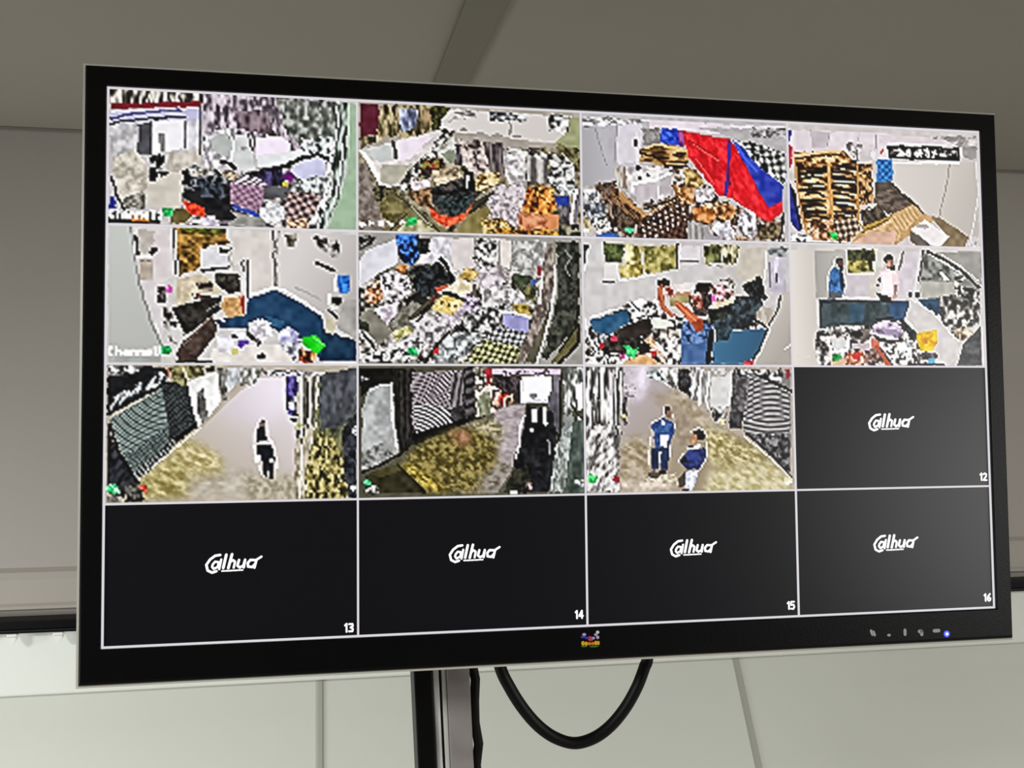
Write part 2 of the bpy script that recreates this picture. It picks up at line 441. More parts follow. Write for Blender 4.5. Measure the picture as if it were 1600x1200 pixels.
def paint(ops, seed):
    rng = np.random.default_rng(seed)
    img = np.zeros((PH, PW, 3))
    # two slow wobble fields keep outlines from being ruler-straight
    wob = [((vnoise(XX, YY, 34, 34, 0, rng) - .5) * 22, (vnoise(XX, YY, 34, 34, 0, rng) - .5) * 22) for _ in range(3)]
    for oi, op in enumerate(ops):
        k = op[0]
        wx, wy = wob[oi % 3]
        if k in 'PNDSRG':
            p = op[5] if k == 'G' else op[2]
            fe = op[6] if k in 'NG' and len(op) > 6 else 0
            sy, sx = sub(p, 12 + 2 * fe)
            X = XX[sy, sx]; Y = YY[sy, sx]
            if X.size == 0: continue
            g = 0.0 if oi == 0 else (.45 if k in 'PG' else 1.0)
            m = inside(p, X + wx[sy, sx] * g, Y + wy[sy, sx] * g)
            if not m.any(): continue
            if k == 'P':
                c = hx(op[1])[None, None] + np.zeros(X.shape + (3,))
                if op[3]: c = c + ((vnoise(X, Y, 40, 40, 0, rng) - .5) * 4.5 * op[3])[..., None]
            elif k == 'G':
                a = np.array(op[3], float); d = np.array(op[4], float) - a
                t = np.clip(((X - a[0]) * d[0] + (Y - a[1]) * d[1]) / (d @ d), 0, 1)[..., None]
                c = hx(op[1]) * (1 - t) + hx(op[2]) * t
            else:
                cols = np.array([hx(h) for h in op[1].split()]); n = len(cols)
                if k == 'N':
                    cols = cols[np.argsort(cols.sum(1))]
                    f = .6 * vnoise(X, Y, max(16, op[3] * .85), max(16, op[4] * .85), op[5], rng) + .4 * vnoise(X, Y, max(12, op[3] * .45), max(12, op[4] * .45), op[5], rng)
                    qs = np.quantile(f[m], np.linspace(0, 1, 17))
                    t = np.interp(f, qs, np.linspace(-.15, n - .85, 17))
                else:
                    if k == 'R':
                        w = np.hypot(X - op[3][0], Y - op[3][1]) / op[4]
                        w = w + (vnoise(X, Y, 70, 70, 0, rng) - .5) * .18
                        t = .5 + .36 * np.cos(w * 2 * math.pi)
                    elif k == 'S':
                        cc, s_ = math.cos(op[4]), math.sin(op[4])
                        t = .5 + .5 * np.cos(((X + wx[sy, sx] * .6) * cc + (Y + wy[sy, sx] * .6) * s_) / op[3] * 2 * math.pi)
                    else:
                        cc, s_ = math.cos(op[5]), math.sin(op[5])
                        X2 = X + wx[sy, sx] * .8; Y2 = Y + wy[sy, sx] * .8
                        t = .5 + .5 * np.cos((X2 * cc + Y2 * s_) / op[3] * 2 * math.pi) * np.cos((-X2 * s_ + Y2 * cc) / op[4] * 2 * math.pi)
                    t = ((t - .5) * 1.5 + .5) * (n - 1)
                t = np.clip(t, 0, n - 1)
                i0 = np.minimum(t.astype(int), n - 2); fr = (t - i0)[..., None]
                c = cols[i0] * (1 - fr) + cols[i0 + 1] * fr
                c = c + ((vnoise(X, Y, 26, 26, 0, rng) - .5) * 26)[..., None]
            v = img[sy, sx]
            if fe:
                al = blur2(m.astype(float), int(fe * PW / 1600))[..., None]
                v[...] = v * (1 - al) + c * al
            else:
                v[m] = c[m]
        elif k == 'L':
            p = op[3]; w = op[2] / 2.0
            sy, sx = sub(p, w + 12); X = XX[sy, sx] + wx[sy, sx] * .5; Y = YY[sy, sx] + wy[sy, sx] * .5
            m = np.zeros(X.shape, bool)
            for i in range(0, len(p) - 2, 2):
                ax, ay, bx_, by_ = p[i:i + 4]; dx, dy = bx_ - ax, by_ - ay
                t = np.clip(((X - ax) * dx + (Y - ay) * dy) / (dx * dx + dy * dy + 1e-9), 0, 1)
                m |= (X - ax - t * dx) ** 2 + (Y - ay - t * dy) ** 2 < w * w
            img[sy, sx][m] = hx(op[1])
        elif k == 'E':
            _, h, x, y, rx, ry = op
            sy, sx = sub([x - rx, y - ry, x + rx, y + ry], 8); X = XX[sy, sx] + wx[sy, sx] * .4; Y = YY[sy, sx] + wy[sy, sx] * .4
            m = ((X - x) / rx) ** 2 + ((Y - y) / ry) ** 2 < 1
            img[sy, sx][m] = hx(h)
        elif k == 'T':
            _, h, hh, x, y, txt = op
            px = hh / 7.0
            for ch in txt:
                g = FONT[ch]
                for r in range(7):
                    bits = int(g[2 * r:2 * r + 2], 16)
                    for b in range(5):
                        if bits >> (4 - b) & 1:
                            sy, sx = sub([x + b * px, y + r * px, x + (b + 1) * px, y + (r + 1) * px])
                            img[sy, sx] = hx(h)
                x += px * 6
    # coarse camera pixels with the recorder's edge sharpening, then scaled up by the screen
    lo = np.clip(img, 0, 255).reshape(LY, SS, LX, SS, 3)
    lo = .55 * lo.mean((1, 3)) + .45 * lo[:, SS // 2, :, SS // 2]
    g = lo.mean(2, keepdims=True)
    lo = np.clip(lo + SHARP * (g - smooth3(g, 1)) + .35 * (g - smooth3(g, 6)) + .2 * (lo - smooth3(lo, 1)), 0, 255)
    img = cubic_axis(lo, NY)
    img = cubic_axis(img.transpose(1, 0, 2), NX).transpose(1, 0, 2)
    g = img.mean(2, keepdims=True)
    img = np.clip(img + .6 * (g - smooth3(g, 2)), 0, 255)
    s = img / 255.0
    return np.where(s <= .04045, s / 12.92, ((s + .055) / 1.055) ** 2.4)

def tile_rect(n):
    c, r = (n - 1) % 4, (n - 1) // 4
    return (UC[c] - .5) * W, (UC[c + 1] - .5) * W, (.5 - VC[r]) * H, (.5 - VC[r + 1]) * H

def feed_tile(n, ops, label):
    x0, x1, z0, z1 = tile_rect(n)
    img = paint(ops, 100 + n)
    u = np.linspace(x0, x1, NX); v = np.linspace(z0, z1, NY)
    gx, gz = np.meshgrid(u, v)
    co = np.stack([gx, np.zeros_like(gx), gz], -1).reshape(-1, 3).astype(np.float32)
    i = (np.arange(NY - 1)[:, None] * NX + np.arange(NX - 1)[None]).ravel()
    faces = np.stack([i, i + NX, i + NX + 1, i + 1], 1).astype(np.int32)
    me = bpy.data.meshes.new('camera_picture')
    me.vertices.add(len(co)); me.vertices.foreach_set('co', co.ravel())
    nf = len(faces)
    me.loops.add(nf * 4); me.loops.foreach_set('vertex_index', faces.ravel())
    me.polygons.add(nf)
    me.polygons.foreach_set('loop_start', np.arange(nf, dtype=np.int32) * 4)
    me.update(calc_edges=True)
    at = me.color_attributes.new('picture', 'FLOAT_COLOR', 'POINT')
    rgba = np.concatenate([img.reshape(-1, 3), np.ones((NX * NY, 1))], 1).astype(np.float32)
    at.data.foreach_set('color', rgba.ravel())
    me.materials.append(M['feed'])
    o = link(bpy.data.objects.new('camera_picture', me), mon)
    o['label'] = label
    return o

# strokes of the mark shown on the idle channels, in units of a 345 x 120 box
MARK = [(11, [(88, 6), (58, 10), (28, 32), (6, 64), (14, 98), (40, 112), (66, 104)]),
        (10, [(44, 62), (58, 46), (80, 50), (74, 78), (50, 90), (40, 76), (44, 62)]), (10, [(94, 34), (82, 92)]),
        (12, [(124, 6), (106, 86)]), (12, [(158, 4), (136, 88)]), (10, [(146, 52), (164, 40), (176, 50), (168, 86)]),
        (11, [(200, 40), (190, 74), (204, 86), (226, 76), (236, 40)]), (11, [(236, 40), (228, 86)]),
        (11, [(296, 44), (268, 42), (252, 60), (254, 82), (278, 86), (298, 66), (304, 42), (292, 90)]), (10, [(304, 42), (334, 24)]),
        (7, [(98, 104), (112, 104)]), (7, [(118, 104), (136, 104)]), (7, [(142, 104), (162, 103)]), (7, [(168, 103), (188, 103)]), (7, [(194, 102), (222, 102)])]
DIGIT = {'1': [(0, 8, 8, 0), (8, 0, 8, 40)], '2': [(0, 6, 10, 0, 20, 6, 18, 18, 0, 40, 22, 40)], '3': [(0, 2, 18, 2, 20, 12, 8, 19, 20, 26, 18, 38, 0, 38)], '4': [(16, 40, 16, 0, 0, 28, 22, 28)], '5': [(20, 0, 2, 0, 0, 18, 16, 16, 21, 28, 14, 40, 0, 38)], '6': [(18, 0, 4, 14, 0, 30, 8, 40, 18, 36, 20, 26, 10, 20, 2, 26)]}

def add_strokes(bm, strokes, conv, y):
    """flat raised strokes (0.3 mm) with round ends"""
    for w, p in strokes:
        for a, b in zip(p, p[1:]):
            ax, az = conv(*a); bx_, bz = conv(*b)
            d = Vector((bx_ - ax, bz - az)); L_ = d.length
            if L_ < 1e-7: continue
            ww = (conv(w, 0)[0] - conv(0, 0)[0]) * 1.4
            ang = math.atan2(d.y, d.x); h = ww / 2
            out = []
            for k in range(5): t = ang + math.pi / 2 + math.pi * k / 4; out.append((ax + h * math.cos(t), az + h * math.sin(t)))
            for k in range(5): t = ang - math.pi / 2 + math.pi * k / 4; out.append((bx_ + h * math.cos(t), bz + h * math.sin(t)))
            f = [bm.verts.new((x, y - 0.0003, z)) for x, z in out]; g = [bm.verts.new((x, y, z)) for x, z in out]
            bm.faces.new(f)
            for k in range(10): bm.faces.new((f[k], g[k], g[(k + 1) % 10], f[(k + 1) % 10]))

def idle_tile(n, label):
    x0, x1, z0, z1 = tile_rect(n)
    o = box('idle_picture', (x0, 0.0, z1), (x1, 0.0005, z0), M['blank'], mon)
    o['label'] = label
    w = x1 - x0; k = w / 1600.0
    mx, mz, mw = MARKPOS[n]
    kk = mw / 345.0 * k
    bm = bmesh.new()
    add_strokes(bm, MARK, lambda x, z: (x0 + mx * k + x * kk, z0 - mz * k - z * kk), 0.0)
    bmesh.ops.recalc_face_normals(bm, faces=bm.faces[:])
    lg = mesh_obj('mark', bm, M['logo'], o); lg['label'] = 'small white slanted wordmark in the middle'
    bm = bmesh.new()
    dx = 1515.0
    for ch in str(n):
        for s in DIGIT[ch]:
            pp = [(s[i], s[i + 1]) for i in range(0, len(s), 2)]
            add_strokes(bm, [(9, pp)], lambda x, z, dx=dx: (x0 + (dx + x * 1.25) * k if x != 9 or z else x0 + dx * k + 9 * k, z0 - (815 + z * 1.3) * k), 0.0)
        dx += 26 if ch == '1' else 40
    bmesh.ops.recalc_face_normals(bm, faces=bm.faces[:])
    nm = mesh_obj('number', bm, M['logo'], o); nm['label'] = 'white channel number in the corner'

OPS = {}
OPS[1] = [
["P","c4c0c0",[0,0,1600,0,1600,900,0,900],4],
["N","b8b0a8 6a6468 d8d2d0 3c383c 908890",[481,531,886,515,1267,398,1455,402,1365,895,398,888],43,43,0],
["N","3a3834 8a8078 e6e2d8 2a2826 c8c2b4",[1,-23,607,-12,607,84,2,115],30,97,0],
["N","6a5f6a a99ba6 d8ccd6 4a444a c5b8c4",[596,-11,1468,23,1467,401,1157,403,929,412,608,482],32,64,0],
["N","5a5f5a 8c918a 4a4d48 b5bab5 75706a",[1060,10,1463,23,1450,311,1256,353,1136,256],36,54,0],
["N","4c3f46 7d6a74 9a8790",[810,119,1005,103,1059,271,918,255,810,226],43,97,0],
["P","86142c",[29,110,591,68,591,102,29,152],3],
["P","b9b7d6",[21,153,591,104,591,194,21,252],4],
["L","4a4a86",17,[26,208,145,175,374,140,458,131]],
["L","e6e4f2",10,[31,169,280,135,564,114]],
["L","14141e",16,[19,246,83,222,207,208,374,185,480,178]],
["N","b2b0b2 c6c4c6 a5a3a6 d6d4d8",[21,254,187,227,193,443,54,504,22,450],54,64,0],
["N","d4d2d8 bdbac4 e6e4ea",[469,192,575,187,576,505,386,535,375,424,470,398],43,129,0],
["P","4e4e54",[193,237,280,220,283,439,192,428],5],
["P","f0eef2",[284,215,464,200,472,387,396,412,287,417],2],
["P","8c8a8a",[318,291,356,290,367,416,331,415],4],
["L","56545a",14,[580,91,583,237,583,483]],
["L","6a6870",10,[486,208,489,381]],
["L","e8e8ec",9,[464,200,472,387]],
["N","cfc8ba a79f92 ded8cc c2baac",[43,449,182,410,261,540,251,650,112,765,54,636],43,43,0],
["P","cdc6bb",[251,584,376,513,565,427,586,505,481,620,460,776,377,790,251,772,241,673],4],
["N","c9c0b6 d8d1c8 b4aca2",[375,424,576,382,586,510,470,532,376,546],43,86,0],
["N","101014 e8e6e4 3a3a40",[260,451,354,436,344,581,272,606],39,47,0],
["E","0e0e12",292,561,24,47],
["E","0e0e12",329,471,15,47],
["E","101014",355,553,30,13],
["N","f0eef0 b8b4b8 8a868c",[607,269,810,226,810,496,618,503],32,64,0],
["P","b5b9b6",[650,379,660,317,703,270,746,268,778,340,778,430,714,421],3],
["L","f6f6f8",15,[757,262,794,328,784,396,784,463]],
["P","cfd0d0",[800,283,902,272,918,390,934,508,832,529,794,429],4],
["E","9a9c9e",856,365,17,15],
["P","f3e6f6",[934,294,1103,271,1158,323,1157,386,994,410,940,412],2],
["P","e4e6e8",[934,412,1157,380,1323,316,1456,356,1428,392,1245,399,1135,460,951,496],4],
["N","e8eaec b0b8b8 30383a d8dcdc",[1229,286,1434,265,1439,368,1300,386,1234,354],32,43,0],
["L","2a2c30",11,[886,279,913,379]],
["L","101016",26,[714,466,778,475,800,502]],
["L","121018",28,[864,552,994,511,1135,470,1245,411,1345,386,1398,416]],
["P","c6c6e2",[1152,499,1240,439,1322,407,1400,427,1391,507,1322,590,1190,549],5],
["L","f0f2f4",13,[1422,403,1411,495,1377,565]],
["N","14121e 3e3560 221d34 564c82",[886,560,994,514,1114,490,1124,608,918,627],26,64,0],
["E","62186c",1146,545,36,32],
["E","c8bb2a",1124,602,19,24],
["E","7a1478",1157,562,21,17],
["N","b4a48e d9b48c 5a4a3c e4d2b8",[671,524,810,530,832,585,693,579],28,28,0],
["N","16181e 3a4450 70707a 14141a 9a948e 0c0e12",[475,531,523,496,661,507,778,587,789,766,481,709],36,36,0],
["N","d8d4ca 605c58 b4aea6",[502,514,661,507,671,557,523,574],28,28,0],
["P","18181c",[587,627,778,620,811,854,672,847,481,703],8],
["N","2a323e 12141a 4a525e",[576,605,768,610,768,699,597,705],21,39,0],
["N","e83414 ff5a28 b81e10",[476,715,566,745,613,782,608,838,524,829],26,26,0],
["D","7c5a74 b493a8",[776,598,1005,612,956,788,778,744],54,47,0.2],
["S","f0e8e8 6a5464",[789,581,929,548,1010,601,994,630,800,608],32,1.0],
["L","2b4bb4",24,[794,760,886,785,950,812]],
["P","55555a",[994,613,1157,618,1124,687,983,703],6],
["N","c8ccca 8c908e eceeee 55585a",[1168,572,1322,544,1422,517,1410,677,1311,635,1190,651],30,30,0],
["D","c8aaa0 3e3038",[1124,653,1311,647,1354,725,1277,886,1135,879],67,60,0.3],
["N","f2f2f4 b8b8be e4e4e8",[961,760,1037,713,1113,744,1118,834,1026,870,967,816],26,26,0],
["N","d2a878 6a4428 e8d8c8",[1135,833,1266,830,1266,892,1135,895],26,26,0],
["N","f6f6f4 2c2c30 d8d8d6",[1355,679,1421,654,1398,814,1354,889,1266,892],32,86,0.3],
["P","989690",[778,788,994,838,1004,882,757,884,811,832],10],
["N","5c6a62 27302c a2b0a8 c8d2ca 3c4640",[1463,29,1552,36,1533,422,1477,675,1398,882,1343,884,1421,654,1444,402],32,118,0.12],
["L","eef2ee",13,[1463,23,1470,195,1439,345]],
["L","dfe6e0",13,[1503,308,1488,492,1449,699]],
["L","eaf0ea",12,[1433,403,1424,540,1354,725]],
["P","9fb89c",[1547,36,1598,33,1594,888,1400,894,1454,744,1499,606,1533,490],3],
["L","c6d6c2",15,[1543,36,1534,330]],
["L","18181c",15,[36,592,75,723,112,798]],
["N","77736c a8a49a 5a5650",[117,721,230,684,252,783,117,798],28,28,0],
["P","1e2c96",[20,719,57,723,64,794,23,801],4],
["P","2a2824",[10,812,335,813,335,879,11,889],10],
["P","6e6238",[398,789,481,775,534,829,492,880,398,877],8],
["P","f0902a",[164,835,252,843,273,872,164,871],10],
["N","f4f2f4 b8b0c0 e0d8e4",[503,883,619,827,672,819,720,885],26,26,0],
["T","f4f4f0",49,23,801,"Channel1"],
["N","18b45a 38d87a 109048",[343,778,416,775,398,833,351,837],24,24,0]]
OPS[2] = [
["P","a8a096",[0,0,1600,0,1600,900,0,900],4],
["N","8a7f66 5c5440 b4aa90 3a3424 a09678",[15,369,1585,261,1580,909,12,918],48,48,0],
["N","dcd6d4 c8c2c0 e8e2e0",[10,348,562,188,669,183,517,380,345,586,166,592],65,65,0],
["P","5a1a2c",[23,30,154,29,149,238,21,254],4],
["N","6a5f3e 2f2a1c a08f6a c8b890 48402a",[154,29,649,15,648,131,433,236,221,246,31,337,21,265,147,228],33,65,0],
["N","8a92b4 c8d0e8 4a5064 6d7490",[285,54,424,47,412,174,305,221],37,65,0],
["N","8c7a58 5c4e34 b89c74",[434,46,520,42,519,190,444,194],43,87,0],
["N","2e2e14 54521f 1c1c0c",[509,32,660,25,605,165,529,190],33,33,0],
["P","d9d3cf",[660,35,1532,47,1417,247,659,184,583,166,584,113],3],
["G","d8d2ce","cfc9c5",[670,130],[1440,203],[660,57,1532,58,1529,231,1062,209,658,195]],
["P","9da077",[1487,54,1595,53,1585,283,1394,248,1485,168],6],
["N","f2f2f0 1a1a1c b8b8b6",[1364,33,1510,43,1508,167,1362,152],48,48,0],
["N","2a2a2e 8a8c90 e8e8ea 505258",[932,43,1208,52,1196,95,942,96],33,28,0],
["N","e8e6e4 a8a4a2 706c6a",[671,51,845,42,833,96,681,98],43,33,0],
["L","8a8680",13,[1080,101,1078,197]],
["L","a8a4a0",11,[659,115,584,124]],
["E","9a968f",985,207,43,15],
["E","a09c95",864,201,33,15],
["E","8f8b84",745,175,26,11],
["E","8f8b84",1128,206,33,12],
["P","eadfea",[284,285,433,226,529,232,464,288,368,397,272,421],3],
["P","c6cac8",[42,352,241,297,262,401,167,425],4],
["L","5a4a4c",26,[252,286,272,390]],
["L","f2efe8",33,[42,368,104,438,166,571]],
["P","b6b2a2",[167,446,389,427,345,523,239,579,166,561],5],
["N","83776f 6a6058 988b82",[10,432,72,440,175,717,205,897,59,901,13,784],37,37,0],
["N","16140e 4a4630 6a6444",[113,594,197,581,271,630,186,716,134,676],28,28,0],
["P","6f663e",[165,675,271,630,662,912,132,905,227,850],12],
["N","6a6038 8a8050 544c2c",[165,675,271,620,386,731,237,840,175,800],43,43,0],
["N","b4ae86 d0cca8 9a946c",[269,880,396,793,597,913,268,922],54,54,0],
["L","3c4038",13,[270,641,428,761,597,908]],
["L","9a9c90",10,[365,711,513,842]],
["L","2a2a24",10,[343,764,227,881]],
["N","1a1a1a e8e6e2 5a5650 bab4ae",[605,165,691,193,560,347,430,520,323,629,281,588,388,438,517,327],30,30,0.8],
["N","e6dcd6 b09c98 3a3432 cbbab4",[712,245,907,258,927,481,839,505,732,414],37,37,0],
["N","b0aa9c c8c8c4 8a8a7c e0e0de",[560,326,680,225,689,384,656,417,560,389],54,54,0],
["P","8a917c",[582,346,684,321,683,405,645,417],6],
["N","4a4048 201c22 6a5e64",[690,278,733,276,732,414,688,426],26,65,0],
["N","6a5e5e 3a3236 8a7e80 4c4448",[886,259,1028,264,1025,498,948,480,917,375],26,130,0],
["N","1c1812 b43c28 5c9a2e 2a241c 3a2c2e",[453,393,603,377,580,472,430,520],28,28,0],
["N","d6c4a0 a89478 ecdfc4 6a5a48",[516,475,710,436,730,530,558,579],48,28,-0.3],
["N","e8dce0 b8a4a8 f4ecee",[366,554,516,517,494,602,387,605],37,37,0],
["N","6a4c34 94704c 3c2a20 b08a60",[376,606,515,580,514,727,397,689],33,33,0],
["N","dfc88e b08a4c f0e4b8 5c4420",[828,484,1003,457,1002,531,881,610,827,590],37,24,0],
["N","d8d2d4 9a9496 f0eced b4aeb0",[1027,306,1204,299,1189,578,1057,540,1037,413],41,41,0],
["S","c8c2c0 5a5654",[1198,299,1359,336,1356,529,1201,524],96,0],
["N","e8e6e2 2a2a2a a8a8a6 c8c8c8",[1360,314,1539,350,1559,501,1523,588,1411,570,1357,486],37,28,0],
["N","e4e2de 1e1c1a b0aca8",[1061,284,1550,339,1549,382,1060,326],54,33,0],
["N","6a6440 3c381c 8a8458",[1417,247,1591,272,1588,435,1516,351,1416,279],37,37,0],
["N","c6bcc0 a69ca2 e0d6da 867c82 d2c8cc",[947,565,1190,535,1199,642,1130,857,1053,859,912,757,903,651],28,28,0],
["N","0e0e10 2c3034 5e5650 181a1c 3e3834",[515,580,731,509,827,569,837,653,761,740,663,796,535,747],37,37,0],
["P","121214",[742,445,818,464,827,590,741,593],6],
["L","f4f4f4",17,[772,492,769,571]],
["N","12181a 2c3a3c 3e4848",[557,652,816,633,771,740,652,775,578,725],24,24,0],
["P","e0421e",[493,707,567,767,663,785,750,751,805,676,771,761,673,838,598,845,524,790],14],
["N","ee5a30 c4301a f07048",[498,717,577,777,684,795,771,730,727,815,619,844,524,790],26,26,0],
["L","3a3830",28,[815,697,947,607]],
["L","8a8470",11,[826,654,958,586]],
["L","2a2820",20,[782,750,914,651]],
["P","857848",[771,761,913,693,945,745,879,790,867,906,662,912],10],
["N","c8a45c 8a6a34 3a2c18 e8cc8c",[857,790,999,776,1130,846,1118,905,889,911],30,30,0],
["N","d4862e 8a4c1c f0b458 3a2010 c86a28",[1211,556,1378,550,1421,699,1353,765,1154,728],37,37,0],
["N","1a120c d8862e f4c46c",[1245,544,1400,571,1365,658,1244,619],33,33,0],
["N","c87a4c 9a5434 e0a078 d89064",[1132,729,1353,744,1408,785,1384,893,1140,899],37,37,0],
["P","d68a58",[1331,755,1420,742,1430,827,1351,851],6],
["P","1d3794",[1400,614,1506,610,1505,685,1421,688],8],
["N","cacccc 8a8e90 e6e8e8",[1423,527,1547,523,1534,609,1433,613],28,28,0],
["N","5a5458 8a8488 3a3438",[1432,688,1533,674,1509,804,1441,805],28,65,0],
["L","eeeef2",24,[1558,565,1533,674,1520,803]],
["L","7a7484",22,[1580,565,1555,738,1530,867]],
["N","6a6450 2c2a22 1a1814 a49c80",[1419,817,1582,802,1580,909,1417,902],37,37,0],
["N","e8b850 a86c20 2c1c10",[987,850,1418,849,1417,908,987,908],28,22,0],
["N","f4f4f2 ffffff",[-53,836,-13,835,-13,866,-53,867],22,22,0],
["N","f4f4f2 ffffff",[20,831,60,830,59,861,20,862],22,22,0],
["N","f4f4f2 ffffff",[77,825,117,824,117,855,77,856],22,22,0],
["N","f4f4f2 ffffff",[145,826,185,824,185,856,145,857],22,22,0],
["N","f4f4f2 ffffff",[208,824,248,823,248,854,208,855],22,22,0],
["N","f4f4f2 ffffff",[292,811,332,810,332,841,292,842],22,22,0],
["N","20c060 40e088 30a858",[335,806,407,788,412,845,343,847],24,24,0]]
